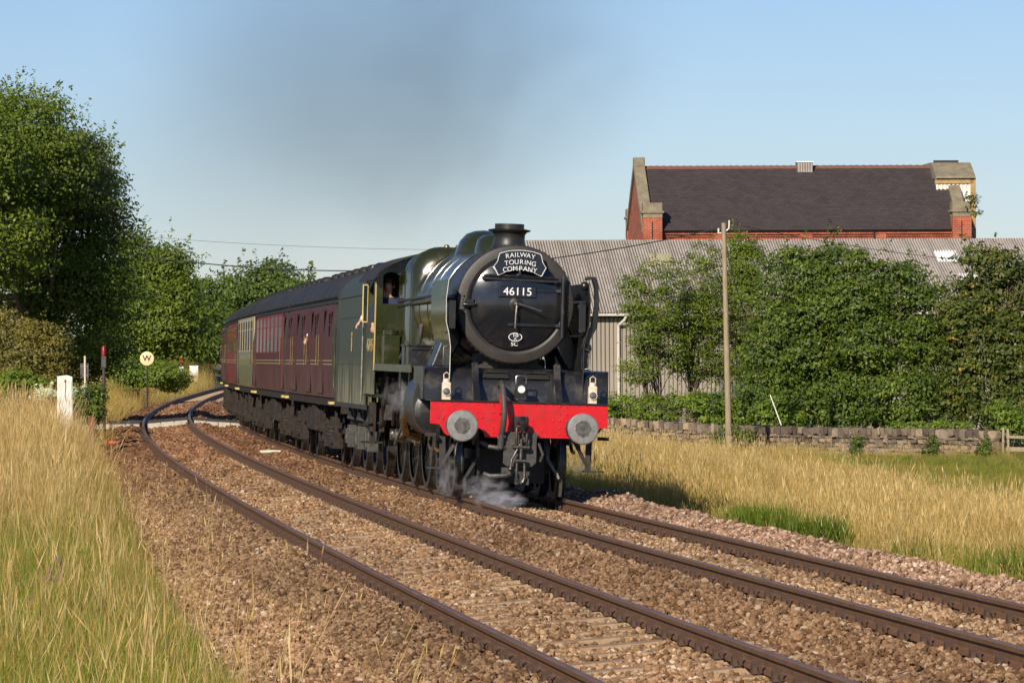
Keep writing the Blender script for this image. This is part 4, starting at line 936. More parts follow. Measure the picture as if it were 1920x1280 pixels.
# a few stray stalks on the ballast shoulder
n = 150; s = rng.uniform(-9, 45, n); la = -edge_l(np.interp(s, TS, TY)) + rng.uniform(0, 1.1, n) ** 2
x, y, _ = tp(s, la); P_ = np.stack([x, y, bed(s, la) - .02], -1)
grass('stray_grass_stalks', P_, gtint(n, (1.05, .95, .8)), [tuft('dry_grass_tuft', M['pale'], 3, .72, .06, .004, 300 + k, .5, .007) for k in range(3)], rng.uniform(.5, 1.15, n), .2)
# field on the right
n = 62000; y = 47 + (171 - 47) * rng.random(n) ** .85; x = (rng.random(n) * (.13 + .03) - .02) * y + rng.uniform(-1, 2.5, n)
s, lat = near_line(x, y); r_ = lat - edge_r(s); dens = np.where(y < 80, 1, .75)
wallY = np.interp(x, [wp[0].x, wp[-1].x, 24], [wp[0].y, wp[-1].y, wp[-1].y - 1.5])
g = greenness(x * .7 + 3, y * .8)
mown = ss(105, 120, y + 2 * np.sin(x)) * ss(8.5, 13, x + 1.3 * np.sin(y * .3)) * .75   # shorter green field before the wall
ok = (r_ > -.25) & (y < wallY - .35) & (rng.random(n) < dens * np.where(g > .5, .28, .72) * (.45 + .55 * ss(.3, 2.2, r_))) & (x > -9) & (rng.random(n) > mown * .72)
xd, yd, rd, md = x[ok], y[ok], r_[ok], mown[ok]
P_ = np.stack([xd, yd, gz(xd, yd) - .04], -1); sc_ = np.clip(.45 + .32 * np.clip(rd, 0, 1.6) + rng.uniform(-.2, .25, len(xd)), .3, 1.3) * (1 - .62 * md)
grass('dry_field_grass', P_, gtint(len(P_), (1.0, .95, .84)) * patch(P_), dryF, sc_, .10)
ke = rng.random(len(xd)) < np.where(md > .5, .02, .30); xt, yt = xd[ke] + rng.normal(size=ke.sum()) * .15, yd[ke] + rng.normal(size=ke.sum()) * .2
P_ = np.stack([xt, yt, gz(xt, yt) - .03], -1); grass('tall_field_stalks', P_, gtint(len(P_), (1.0, .95, .86), .2), talF, np.clip(sc_[ke] * rng.uniform(.7, 1.3, len(P_)), .4, 1.5), .10)
n = 36000; y = 47 + (171 - 47) * rng.random(n) ** .85; x = (rng.random(n) * .16 - .02) * y + rng.uniform(-1, 2.5, n)
s, lat = near_line(x, y); r_ = lat - edge_r(s); wallY = np.interp(x, [wp[0].x, wp[-1].x, 24], [wp[0].y, wp[-1].y, wp[-1].y - 1.5])
g = greenness(x * .7 + 3, y * .8); mown = ss(110, 125, y) * ss(8.5, 13, x)
pr_ = np.where(r_ < .9, .55 + .4 * (g > .5), np.where(g > .42, 1, .8)) ; pr_ = np.maximum(pr_, mown * .9)
ok = (r_ > -.25) & (y < wallY - .2) & (rng.random(n) < pr_)
x, y, r_, mw = x[ok], y[ok], r_[ok], mown[ok]
lush = np.exp(-((np.stack([x, y], -1) - np.array(i2w(1400, 960, 66))[:2]) ** 2 * [1 / .5, 1 / 14]).sum(1)) + np.exp(-((np.stack([x, y], -1) - np.array(i2w(1525, 985, 61))[:2]) ** 2 * [1 / .1, 1 / 5]).sum(1))
P_ = np.stack([x, y, gz(x, y) - .03], -1)
grass('green_field_grass', P_, gtint(len(P_), (.92, .88, .85)) , grnF, np.clip(.55 - .2 * (r_ < .9) + rng.uniform(-.2, .35, len(x)) + .35 * lush - .25 * mw, .25, 1.9), .10)
for cx_, cy_, D_, nn_, rad, lab in ((1395, 962, 62, 200, .42, 1), (1524, 985, 58.5, 80, .16, 1), (1740, 1000, 55, 25, .3, 1), (1890, 1030, 51, 25, .3, 1)):
    c0 = i2w(cx_, cy_, D_); a = rng.uniform(0, 6.28, nn_); rr = rad * np.sqrt(rng.random(nn_)); x = c0.x + rr * np.cos(a); y = c0.y + rr * np.sin(a) * 1.8
    P_ = np.stack([x, y, gz(x, y) - .03], -1); grass('lush_grass_clump', P_, gtint(nn_, (.66, .74, .6)), grnF, rng.uniform(.95, 1.5, nn_), .1)
# grass beyond the crossing on the left bank and the far field
n = 900; dd_ = rng.uniform(0, L, n); pw_ = [wpt(a)[0] for a in dd_]; x = np.array([p.x for p in pw_]) + rng.normal(size=n) * .1; y = np.array([p.y for p in pw_]) - rng.uniform(.35, 2.2, n)
P_ = np.stack([x, y, gz(x, y) - .03], -1); ke = rng.random(n) < .35 + .5 * np.sin(dd_ * 1.3) ** 2
grass('wall_foot_grass', P_[ke], gtint(ke.sum(), (.95, .9, .75)), dryF + talF, rng.uniform(.45, 1.05, ke.sum()), .14)
n = 14000; y = rng.uniform(150, 300, n); x = rng.uniform(-30, -13, n) * y / 190; s, lat = near_line(x, y); l = -lat - edge_l(y)
ok = (l > .1) & vis(x, y, 4); x, y = x[ok], y[ok]; P_ = np.stack([x, y, gz(x, y) - .05], -1)
grass('far_bank_grass', P_, gtint(len(P_), (1.0, .95, .78)), dryF, rng.uniform(.8, 1.5, len(P_)), .12)
# tall dry plume grass beside the relay cabinet
c0 = i2w(172, 775, 122); n = 26; P_ = np.stack([c0.x + rng.uniform(-.35, .5, n), c0.y + rng.uniform(-.6, .6, n), np.full(n, 0.0)], -1); P_[:, 2] = gz(P_[:, 0], P_[:, 1])
grass('plume_grass', P_, gtint(n, (.95, .82, .62)), [tuft('plume_tuft', M['dry'], 10, 1.35, .12, .012, 330 + k, .8, .022) for k in range(3)], rng.uniform(.7, 1.1, n), .12)
c0 = i2w(180, 838, 96); n = 90; P_ = np.stack([c0.x + rng.uniform(-.28, .28, n), c0.y + rng.uniform(-1.3, 1.3, n), np.zeros(n)], -1); P_[:, 2] = gz(P_[:, 0], P_[:, 1]) + .02
grass('moss_tuft', P_, gtint(n, (.6, .85, .45)), grnN, rng.uniform(.45, .75, n), .2)
vt = rng.uniform(0, 1, (22, 2)); Pv = []
for a, b_ in vt:
    v = i2w(20 + 100 * a, 945 + 60 * b_, 36 + 6 * b_); Pv.append((v.x, v.y, float(gz(v.x, v.y)) + .35 + .25 * a))
fm = mat('purple_vetch', (.16, .05, .30), .6); q = MB(); q.ball((0, 0, 0), .018, 6, (1, 1, 1.8)); vv = variant('vetch_flower', q.mesh('vetch_flower', fm))
scatter('vetch_flowers', Pv, np.zeros((22, 3)), rng.uniform(.5, .9, 22), np.ones((22, 3)), [vv])

# ------------------------------------------------------------------ lineside things
def ground_at(px, py, D):
    v = i2w(px, py, D); v.z = float(gz(v.x, v.y)); return v
v = ground_at(122, 800, 110); cab_ = empty('relay_cabinet', v, (0, 0, R(6)), 'tall white lineside relay cabinet standing in the long dry grass', 'cabinet')
q = MB(); q.prism([(-.19, 0), (.19, 0), (.19, 1.33), (.06, 1.36), (-.19, 1.34)], -.16, .16, 'XZ'); q.build('case', M['white'], cab_, smooth=False, bevel=.012)
q = MB(); q.box((0, -.168, .66), (.33, .012, 1.2)); q.build('door', M['white'], cab_, smooth=False)
q = MB(); q.tube([(.01, -.18, 1.25), (.02, -.185, 1.15), (.0, -.18, 1.02), (.03, -.18, .92)], .008, 5); q.ball((.01, -.18, 1.26), .025, 8); q.build('padlock_chain', M['rust'], cab_)
top_fix = i2w(122, 703, 110).z - v.z
for ch in cab_.children: ch.scale.z = top_fix / 1.36
def post(name, px, pytop, pybot, D, wpx, m_, lab, cat):
    v = ground_at(px, pybot, D); h_ = i2w(px, pytop, D).z - v.z; q = MB(); r = wpx * D / FPX / 2; q.tube([(0, 0, -.1), (0, 0, h_)], r, 10); o = q.build(name, m_, None); o.location = v; return tag(o, lab, cat)
v = ground_at(172, 822, 100); h_ = i2w(172, 781, 100).z - v.z
q = MB(); q.box((-.03, 0, h_ / 2), (.045, .06, h_)); q.box((.03, .0, h_ / 2 - .03), (.06, .045, h_ - .06)); q.box((0, -.02, h_ - .1), (.16, .03, .2)); o = q.build('marker_post', M['rust'], None, smooth=False); o.location = v; tag(o, 'short rusty brown marker post at the edge of the ballast', 'post')
# grey board on a yellowish post
v = ground_at(160, 735, 126); h_ = i2w(159, 667, 126).z - v.z; k_ = 126 / FPX
bp2 = empty('lineside_board', v, (0, 0, 0), 'grey notice box seen from behind on a yellowish white post', 'sign')
q = MB(); q.tube([(0, -.06, 0), (0, -.06, h_)], .03, 10); q.build('post', M['lampwhite'], bp2)
q = MB(); q.box((-.02, 0, h_ - .42), (.24, .06, .42)); q.build('board', M['axle'], bp2, smooth=False)
q = MB(); q.box((-.02, -.035, h_ - .3), (.22, .02, .03)); q.box((-.02, -.035, h_ - .56), (.22, .02, .03)); q.build('bracket', M['steel'], bp2, smooth=False)
v = ground_at(160, 738, 124); q = MB(); q.lathe([(0, .17), (.03, .19), (.05, .0)], (0, 0, 0), 'Y', 20); o = q.build('white_disc', M['white'], None); o.location = i2w(161, 737, 119.5); o.location.z = max(o.location.z, float(gz(o.location.x, 119.5)) + .17); tag(o, 'white round disc lying on edge in the weeds behind the relay cabinet', 'disc')
# whistle board
v = ground_at(276, 750, 180); zc_ = i2w(276, 672, 180).z - v.z
wb = empty('whistle_board', v, (0, 0, 0), 'round cream whistle board with a black W on a thin dark post beside the line', 'sign')
q = MB(); q.tube([(0, .02, 0), (0, .02, zc_ + .34)], .032, 8); q.build('post', M['black_matt'], wb)
q = MB(); q.lathe([(-.012, .285), (-.018, .27), (-.018, .0)], (0, 0, zc_), 'Y', 40, False); q.lathe([(-.012, .285), (.01, .285), (.01, 0)], (0, 0, zc_), 'Y', 40, False); q.build('disc', mat('sign_cream', (.78, .62, .34), .5, col2=(.7, .54, .3), nscale=10), wb)
text('letter_w', 'W', .33, M['black_matt'], wb, (0, -.022, zc_), None, .003, fat=.008)
# crossing signals and cabinets beyond
def wig(px, pyt, pym, pyb, D, wpx, lab, dk):
    v = ground_at(px, pyb + 30, D); k_ = D / FPX; z1 = i2w(px, pyt, D).z - v.z; z2 = i2w(px, pym, D).z - v.z; z3 = i2w(px, pyb, D).z - v.z; w_ = wpx * k_
    rt = empty('crossing_signal', v, (0, 0, 0), lab, 'signal', 'red topped signals of the level crossing')
    q = MB(); q.lathe([(z2, w_ * .42), (z1 - .06, w_ * .45), (z1, w_ * .25)], (0, 0, 0), 'Z', 14); q.build('lamp_head', M['redlamp'], rt)
    q = MB()
    for k in range(3): q.lathe([(z2 + (z1 - z2) * (.2 + .28 * k), w_ * .5), (z2 + (z1 - z2) * (.26 + .28 * k), w_ * .5)], (0, 0, 0), 'Z', 14)
    q.build('lamp_hood', M['redlamp'], rt)
    q = MB(); q.box((0, 0, (z2 + z3) / 2), (w_, w_ * .7, z2 - z3)); q.build('control_box', dk, rt, smooth=False, bevel=.02)
    q = MB(); q.tube([(0, 0, 0), (0, 0, z3)], .05, 8); q.build('post', M['axle'], rt)
wig(195, 648, 668, 690, 139, 10, 'nearer red topped crossing signal on a pale box in the tree shadow', M['axle'])
wig(341, 672, 687, 700, 236, 9, 'farther red topped crossing signal on a pale box right of the whistle board', M['white'])
v = i2w(364, 708, 240); h_ = i2w(364, 686, 240).z - v.z; q = MB(); q.box((0, 0, h_ / 2 - .3), (.46, .3, h_ + .6)); q.box((0, 0, h_), (.50, .34, .05)); q.box((.02, -.16, h_ * .6), (.32, .02, .35)); o = q.build('equipment_case', M['white'], None, smooth=False, bevel=.01); o.location = v; tag(o, 'small white equipment case in the dry grass by the curve', 'cabinet')
# things lying by the line
def lying(name, px, py, D, L_, r_, m_, lab, cat, rz=0):
    v = i2w(px, py, D); s, lat = near_line(v.x, v.y); z = float(bed(np.array([s]), np.array([lat]))[0]); q = MB(); q.tube([(-L_ / 2, 0, 0), (0, .02, .01), (L_ / 2, 0, 0)], r_, 8); o = q.build(name, m_, None)
    o.location = (v.x, v.y, z + r_ + .03); o.rotation_euler = (0, 0, rz); return tag(o, lab, cat)
lying('broken_post', 507, 834, 104,   .5, .04, M['lampwhite'], 'short broken cream post lying on the ballast between the tracks', 'post', -.05)
lying('cable_end', 195, 805, 123, .75, .035, M['black_matt'], 'black cable end lying on the cess left of the line', 'cable', .3)
v = i2w(212, 806, 121); q = MB(); q.box((0, 0, .05), (.28, .2, .07), rot=(.1, .1, .3)); o = q.build('orange_marker', mat('orange_plastic', (.75, .14, .05), .5), None, smooth=False, bevel=.02); o.location = (v.x, v.y, float(bed(np.array([near_line(v.x, v.y)[0]]), np.array([near_line(v.x, v.y)[1]]))[0]) + .02); tag(o, 'small orange plastic marker on the ground left of the rails', 'marker')
v = ground_at(142, 788, 112); q = MB(); q.box((0, 0, .22), (.22, .2, .42), rot=(.05, 0, .3)); o = q.build('brick_block', M['rust'], None, smooth=False, bevel=.02); o.location = v; tag(o, 'reddish brick block beside the white relay cabinet', 'block')
pts = []
for k in range(15):
    v = i2w(395 + 44 * k / 14, 768 - 7 * math.sin(k / 14 * 3.14) , 149); s, lat = near_line(v.x, v.y); pts.append((v.x, v.y + .2 * math.sin(k), float(bed(np.array([s]), np.array([lat]))[0]) + .08))
q = MB(); w0 = Vector(pts[0]); q.tube([Vector(p) - w0 for p in pts], .03, 6); o = q.build('loose_cable', M['pole'], None); o.location = w0; tag(o, 'thin pale cable lying across the six foot beyond the crossing', 'cable')
# ------------------------------------------------------------------ the locomotive (local axes: x to the right of the picture, y backwards, z up from the rail)
HL = 0.115
loco = empty('steam_locomotive', (.056, 64.9, .063), (0, .035, HL), 'green steam locomotive 46115 with red buffer beam heading the train', 'locomotive')
def cyl(name, m, a, b_, r, n=20, par=None, **k): q = MB(); q.tube([a, b_], r, n); return q.build(name, m, par or loco, **k)
# buffer beam with rivets
q = MB(); q.prism([(-1.31, 1.448), (1.31, 1.448), (1.31, 1.115), (1.2, 1.10), (1.12, .97), (1.08, .945), (-.5, .935), (-.52, 1.0), (-.58, 1.06), (-.66, 1.07), (-.74, 1.0), (-.76, .945), (-1.06, .945), (-1.1, .98), (-1.17, 1.10), (-1.31, 1.115)], 0, .03, 'XZ')
beam = q.build('buffer_beam', M['red'], loco, smooth=False, bevel=.004)
q = MB()
for x in (-.62, -.38, .60, .70):
    for z in (1.0, 1.1, 1.2, 1.3, 1.41): q.ball((x + (.0 if x < .65 else 0), -.004, z), .013, 8)
for x in np.arange(-1.25, 1.26, .125): q.ball((x, -.004, 1.425), .010, 6)
for x, z in ((-1.2, 1.2), (-1.12, 1.2), (-.98, 1.22), (-.55, 1.22), (.34, 1.05), (.5, 1.2), (1.2, 1.2), (.2, 1.2)): q.ball((x, -.004, z), .013, 8)
q.build('rivets', M['red'], beam)
q = MB(); q.box((0, .3, 1.458), (2.66, .66, .02)); q.build('platform', M['black'], loco, smooth=False)
for sx in (-1, 1):
    x = .885 * sx
    q = MB(); q.lathe([(0, .20), (-.02, .20), (-.03, .15), (-.16, .14), (-.30, .115), (-.31, .08), (-.44, .075), (-.47, .12)], (x, 0, 1.098), 'Y', 28); bf = q.build('buffer', M['black'], loco)
    q = MB(); q.lathe([(-.465, .0), (-.465, .225), (-.492, .229), (-.503, .215), (-.507, .12), (-.508, .0)], (x, 0, 1.098), 'Y', 44, False); q.build('buffer_head', M['buffer_face'], bf)
    q = MB(); r_ = random.Random(5 + sx); ring = [(x + (.115 + r_.uniform(-.012, .012)) * math.cos(a), -.513, 1.10 + (.115 + r_.uniform(-.012, .012)) * math.sin(a)) for a in np.arange(0, 6.28, .26)]
    q.add(ring + [(p[0], -.50, p[2]) for p in ring], [tuple(range(len(ring)))] + [(k, (k + 1) % len(ring), len(ring) + (k + 1) % len(ring), len(ring) + k) for k in range(len(ring))]); q.build('grease_patch', mat('buffer_grease', (.06, .056, .052), .5, .5, col2=(.17, .16, .15), nscale=14, bump=.3, bscale=20), bf)
# front platform, drop plate, slots and brackets
q = MB(); q.prism([(.50, 1.462), (.52, 1.70), (.60, 1.86), (.74, 1.93), (.9, 1.945), (2.6, 1.945), (2.6, 1.925), (.9, 1.925), (.75, 1.91), (.62, 1.84), (.54, 1.70), (.52, 1.462)], -1.36, 1.36, 'YZ'); q.build('front_platform', M['black'], loco, angle=60)
for x0 in (-.30, .30):
    q = MB(); q.prism([(x0 - .17, 1.885), (x0 + .16, 1.885), (x0 + .20, 1.80), (x0 - .20, 1.80)], .525, .62, 'XZ'); q.build('step_recess', M['dark'], loco, smooth=False)
    q = MB(); q.prism([(x0 - .17, 1.893), (x0 + .16, 1.893), (x0 + .16, 1.885), (x0 - .17, 1.885)], .49, .62, 'XZ'); q.build('recess_lip', M['greasy'], loco, smooth=False)
for x0 in (-.62, .60):
    q = MB(); q.prism([(.04, 1.462), (.10, 1.50), (.40, 1.80), (.50, 2.0), (.56, 2.04), (.62, 2.0), (.62, 1.462)], x0 - .02, x0 + .02, 'YZ'); q.prism([(.04, 1.465), (.40, 1.81), (.50, 2.02), (.53, 2.02), (.44, 1.80), (.08, 1.465)], x0 - .05, x0 + .05, 'YZ'); q.build('frame_bracket', M['black'], loco, smooth=False, bevel=.004)
q = MB()
for x in np.arange(-1.3, 1.31, .2): q.ball((x, .47, 1.48), .009, 6)
q.build('rivets', M['black'], loco)
# smokebox
CZ = 2.90
q = MB(); q.lathe([(.955, .80), (.985, .83), (1.06, .845), (3.0, .85)], (0, 0, CZ), 'Y', 72); q.build('smokebox', M['smokebox'], loco, angle=25)
q = MB(); q.lathe([(.99, .885), (.93, .885), (.905, .868), (.895, .84), (.885, .74), (.905, .70), (.925, .685), (.99, .68)], (0, 0, CZ), 'Y', 90, False); ringo = q.build('smokebox_ring', M['ring'], loco, angle=20)
q = MB()
for k in range(64): a = 2 * math.pi * k / 64; q.ball((.89 * math.cos(a), .955, CZ + .89 * math.sin(a)), .013, 6)
for xx in (-.79, .79):
    for zz in (-.14, -.09, .06, .11): q.ball((xx * .985, .875, CZ + zz), .018, 8)
q.build('rivets', M['ring'], ringo)
# door: dished plate
pf_ = [(.90, .70), (.885, .695), (.875, .67)] + [(.875 - .115 * (1 - (r / .67) ** 2.2), r) for r in (.6, .5, .4, .3, .2, .1, .02)]
q = MB(); q.lathe(pf_, (.012, 0, CZ + .012), 'Y', 80, True); door = q.build('smokebox_door', M['door'], loco, angle=50)
def dz(x, z):
    r = min(math.hypot(x, z - CZ), .67); return .875 - .115 * (1 - (r / .67) ** 2.2)
q = MB(); q.bar((-.5, .80, CZ + .385), (.62, .80, CZ + .36), .05, .06); q.bar((-.5, dz(-.45, CZ + .39), CZ + .385), (-.47, .78, CZ + .385), .05); q.build('lamp_shelf', M['black'], door, smooth=False, bevel=.008)
q = MB(); q.tube([(-.50, .76, CZ + .42), (-.42, .745, CZ + .425), (.55, .75, CZ + .40), (.63, .77, CZ + .39)], .018, 8); q.build('door_handrail', M['black'], door)
for zz, x1 in ((.215, -.05), (-.30, -.12)):
    pts = [(x, dz(x, CZ + zz) - .012, CZ + zz) for x in np.linspace(x1, .60, 9)] + [(.70, .82, CZ + zz)]
    q = MB()
    for a, b_ in zip(pts, pts[1:]): q.bar(a, b_, .02, .05)
    q.build('hinge_strap', M['door'], door, smooth=False, bevel=.006)
q = MB(); q.tube([(.70, .80, CZ - .48), (.70, .80, CZ + .43)], .038, 12); q.build('hinge_post', M['black'], door)
q = MB(); q.lathe([(.79, .11), (.765, .108), (.735, .06), (.70, .03), (.69, 0)], (0, 0, CZ), 'Y', 28, False); q.build('dart_boss', M['greasy'], door)
q = MB(); q.tube([(0, .685, CZ - .02), (-.015, .66, CZ - .18), (-.02, .66, CZ - .36)], [.022, .018, .02], 8); q.build('door_handle', M['greasy'], door)
q = MB(); q.tube([(.02, .66, CZ + .005), (.2, .64, CZ - .045), (.36, .64, CZ - .095)], [.022, .016, .016], 8); q.build('door_handle', M['steel'], door)
q = MB(); q.box((-.70, .85, CZ + .0), (.15, .06, .12)); q.tube([(-.80, .82, CZ - .02), (-.6, .80, CZ - .02)], .028, 8); q.build('door_clamp', M['black'], door, bevel=.008)
# number plate 46115, shed plate 10A, SC
q = MB(); q.box((.01, dz(.28, CZ + .2) - .03, CZ + .185), (.56, .035, .17)); npl = q.build('number_plate', M['plate'], door, smooth=False, bevel=.012)
text('numerals', '46115', .165, M['letters'], npl, (.01, dz(.28, CZ + .2) - .052, CZ + .185), .42, .004, fat=.0)
ysp = dz(0, CZ - .48) - .012
q = MB(); q.prism([(.10 * math.cos(a), CZ - .485 + .062 * math.sin(a)) for a in np.linspace(0, 2 * math.pi, 33)[:-1]], ysp - .012, ysp + .02, 'XZ'); sp = q.build('shed_plate', M['plate'], door, smooth=False)
q = MB(); vs = []; n = 40
for a in np.linspace(0, 2 * math.pi, n + 1)[:-1]: vs += [(.102 * math.cos(a), ysp - .018, CZ - .485 + .064 * math.sin(a)), (.092 * math.cos(a), ysp - .018, CZ - .485 + .055 * math.sin(a))]
q.add(vs + [(v[0], ysp - .01, v[2]) for v in vs], [(2 * k, 2 * ((k + 1) % n), 2 * ((k + 1) % n) + 1, 2 * k + 1) for k in range(n)]); q.build('oval_border', M['letters'], sp, smooth=False)
text('numerals', '10', .07, M['letters'], sp, (0, ysp - .018, CZ - .462), .07, .003, fat=0); text('letter', 'A', .06, M['letters'], sp, (0, ysp - .018, CZ - .513), .04, .003, fat=0)
text('letters', 'SC', .075, M['letters'], door, (-.005, dz(0, CZ - .6) - .022, CZ - .592), .10, .003, fat=0)
# chimney, top feed, dome
def lz(name, prof, y, m, sy=1.0, n=40, x=0):
    q = MB(); q.lathe(prof, (0, 0, 0), 'Z', n); o = q.build(name, m, loco, angle=50); o.location = (x, y, 0); o.scale.y = sy; return o
lz('chimney', [(3.60, .48), (3.70, .35), (3.76, .275), (3.82, .246), (3.90, .236), (3.96, .238), (4.00, .265), (4.015, .315), (4.035, .325), (4.05, .25), (4.055, .222), (4.125, .222), (4.125, .17), (4.0, .16)], 1.95, M['smokebox'])
lz('top_feed', [(3.55, .34), (3.78, .31), (3.93, .27), (4.0, .19), (4.03, 0)], 3.9, M['green'], 1.5)
lz('dome', [(3.6, .50), (3.80, .44), (3.95, .38), (4.06, .28), (4.11, .15), (4.125, 0)], 5.5, M['green'], 1.35)
# boiler barrel, bands, firebox
q = MB(); q.lathe([(3.0, .862), (3.02, .872), (6.9, .965)], (0, 0, CZ - .01), 'Y', 80); q.build('boiler', M['green'], loco, angle=25)
for y in (3.03, 4.2, 5.0, 6.1, 6.85): r = .872 + (y - 3.02) / 3.88 * .093; q = MB(); q.lathe([(y - .025, r + .001), (y - .022, r + .009), (y + .022, r + .010), (y + .025, r + .001)], (0, 0, CZ - .01), 'Y', 80, False); q.build('boiler_band', M['green'], loco)
def fb(y, w_, top, bot, rr):
    pts = []
    for cx_, cz_, a0 in ((w_ - rr, top - rr, 0), (-(w_ - rr), top - rr, 90), (-(w_ - .15), bot + .15, 180), (w_ - .15, bot + .15, 270)):
        r = rr if a0 < 180 else .15
        for k in range(9): a = R(a0 + 90 * k / 8); pts.append((cx_ + r * math.cos(a), y, cz_ + r * math.sin(a)))
    return pts
q = MB(); q.loft([fb(6.78, .90, 3.72, 2.0, .70), fb(6.86, .97, 3.82, 1.9, .55), fb(6.95, 1.0, 3.87, 1.85, .46), fb(9.2, 1.0, 3.80, 1.85, .42)]); q.build('firebox', M['green'], loco, angle=50)
for y in (6.97, 8.0): 
    q = MB(); q.loft([fb(y, 1.008, 3.878 - .02 * (y - 6.95), 1.85, .46), fb(y + .05, 1.008, 3.876 - .02 * (y - 6.95), 1.85, .46)]); q.build('firebox_band', M['green'], loco, angle=50)
for x in (-.28, -.09, .1, .29):
    q = MB(); q.tube([(x, 8.6, 3.78), (x, 8.6, 3.93), (x, 8.6, 3.96)], [.05, .05, .03], 10); q.build('safety_valve', M['brass'], loco)
# saddle, steam pipes
q = MB(); q.prism([(-.62, 1.93), (-.40, 2.02), (-.42, 2.25), (.42, 2.25), (.40, 2.02), (.62, 1.93)], 1.25, 2.9, 'XZ'); q.build('smokebox_saddle', M['black_matt'], loco, smooth=False)
for sx in (-1, 1):
    q = MB(); q.prism([(sx * .80, 2.62), (sx * .70, 2.35), (sx * .92, 1.94), (sx * 1.16, 1.94), (sx * .90, 2.66)], 1.7, 2.35, 'XZ'); q.build('steam_pipe', M['black'], loco, smooth=False, bevel=.03)
    # deflector
    prof_ = [(1.0, 1.462), (1.0, 2.25), (1.03, 2.45), (1.075, 2.62), (1.08, 2.95), (1.05, 3.24)]
    vs = []; fs = []; ys = [.50, 2.75]
    for yy in ys:
        for (xx, zz) in prof_: vs.append((sx * xx, yy + (.0 if zz > 1.9 else 0), zz))
        for (xx, zz) in reversed(prof_): vs.append((sx * (xx - .014), yy, zz))
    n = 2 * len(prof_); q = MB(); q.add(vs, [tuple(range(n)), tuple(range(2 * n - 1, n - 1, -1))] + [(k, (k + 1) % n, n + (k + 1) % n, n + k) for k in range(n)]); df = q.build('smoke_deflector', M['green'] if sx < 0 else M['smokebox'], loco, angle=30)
    q = MB()
    for (a, b_) in zip(prof_, prof_[1:]): q.bar((sx * (a[0] - .007), .497, a[1]), (sx * (b_[0] - .007), .497, b_[1]), .008, .008, up=(0, 1, 0))
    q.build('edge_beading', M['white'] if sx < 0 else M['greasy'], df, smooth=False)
    q = MB(); q.tube([(sx * 1.0, .54, 1.96), (sx * 1.09, .52, 1.98), (sx * 1.09, .52, 2.24), (sx * 1.0, .54, 2.27)], .012, 8); q.build('handrail', M['steel'], df)
    q = MB(); q.box((sx * .97, .62, 2.72), (.1, .12, .42)); q.tube([(sx * .86, .95, 2.95), (sx * 1.04, .75, 2.96)], .025, 8); q.tube([(sx * .84, .95, 2.45), (sx * 1.04, .75, 2.46)], .018, 8); q.build('deflector_stay', M['black'], loco, smooth=False, bevel=.01)
    if sx > 0:
        q = MB(); q.prism([(1.0, 3.28), (1.10, 3.30), (1.14, 3.2), (1.15, 2.9), (1.10, 2.6), (1.0, 2.42), (.97, 2.1), (.96, 1.95), (1.08, 1.95), (1.07, 2.1), (1.10, 2.4), (1.2, 2.6), (1.22, 2.9), (1.20, 3.22), (1.15, 3.34), (1.0, 3.34)], .60, .70, 'XZ'); q.ball((1.05, .66, 2.28), .085, 12); q.ball((1.0, .66, 3.2), .07, 10); q.ball((.98, .66, 2.88), .08, 10); q.build('curved_pipe', M['black'], loco, angle=60, bevel=.01)
    # cylinders
    prof_c = [(-1.08 + .37 * math.cos(R(a)), 1.47 + .37 * math.sin(R(a))) for a in range(0, 181, 15)] + [(-1.08 + .37 * math.cos(R(a)), 1.28 + .37 * math.sin(R(a))) for a in range(180, 361, 15)]
    pc = [(-sx * x if sx > 0 else x, z) for x, z in prof_c]
    q = MB(); q.prism(pc, 1.22, 2.75, 'XZ'); cy_ = q.build('cylinder', M['smokebox'], loco, angle=30)
    xc = -1.08 if sx < 0 else 1.08
    q = MB(); q.lathe([(1.215, .36), (1.195, .355), (1.175, .30), (1.165, .27), (1.17, 0)], (xc, 0, 1.27), 'Y', 36, False); q.build('cylinder_cover', M['black'], cy_)
    q = MB(); q.lathe([(1.21, .17), (1.10, .165), (1.08, .12), (1.08, 0)], (xc, 0, 1.66), 'Y', 28, False); q.build('valve_chest_cover', M['black'], cy_)
    q = MB(); q.prism([(p[0] * 1.0, p[1]) for p in [((xc + (x - xc) * 1.025), z * 1.0 + (z - 1.37) * .02) for x, z in pc]], 1.235, 1.275, 'XZ'); q.build('cladding_rim', M['greasy'], cy_, angle=30)
    for k in range(2):
        q = MB(); q.tube([(xc, 1.45 + k * .9, .92), (xc - sx * .0, 1.45 + k * .9, .80), (xc, 1.3 + k * .9, .72), (xc, 1.1 + k * .9, .70)], .03, 8); q.build('drain_cock', M['brass'], cy_)
    # running plate, valance
    q = MB(); q.box((sx * 1.13, 5.9, 1.94), (.50, 6.7, .03)); q.build('running_plate', M['black'], loco, smooth=False)
    q = MB(); q.box((sx * 1.378, 5.9, 1.90), (.02, 6.7, .115)); va = q.build('valance', M['valance'], loco, smooth=False)
    q = MB(); q.box((sx * 1.37, 1.3, 1.70), (.02, 1.5, .48)); q.build('platform_side', M['black'], loco, smooth=False)
    # bogie and driving wheels
    for y in (1.38, 3.3):
        q = MB(); q.lathe([(-.06, .40), (-.06, .515), (-.03, .54), (.0, .515), (.075, .50), (.075, .40)], (0, 0, 0), 'X', 40, False); q.lathe([(-.02, .08), (-.07, .08), (-.07, .0)], (0, 0, 0), 'X', 16, False); q.lathe([(.03, .1), (.11, .1), (.11, .0)], (0, 0, 0), 'X', 16, False)
        for k in range(10): a = 2 * math.pi * k / 10; q.bar((0, .08 * math.cos(a), .08 * math.sin(a)), (0, .42 * math.cos(a), .42 * math.sin(a)), .05, .05, up=(1, 0, 0))
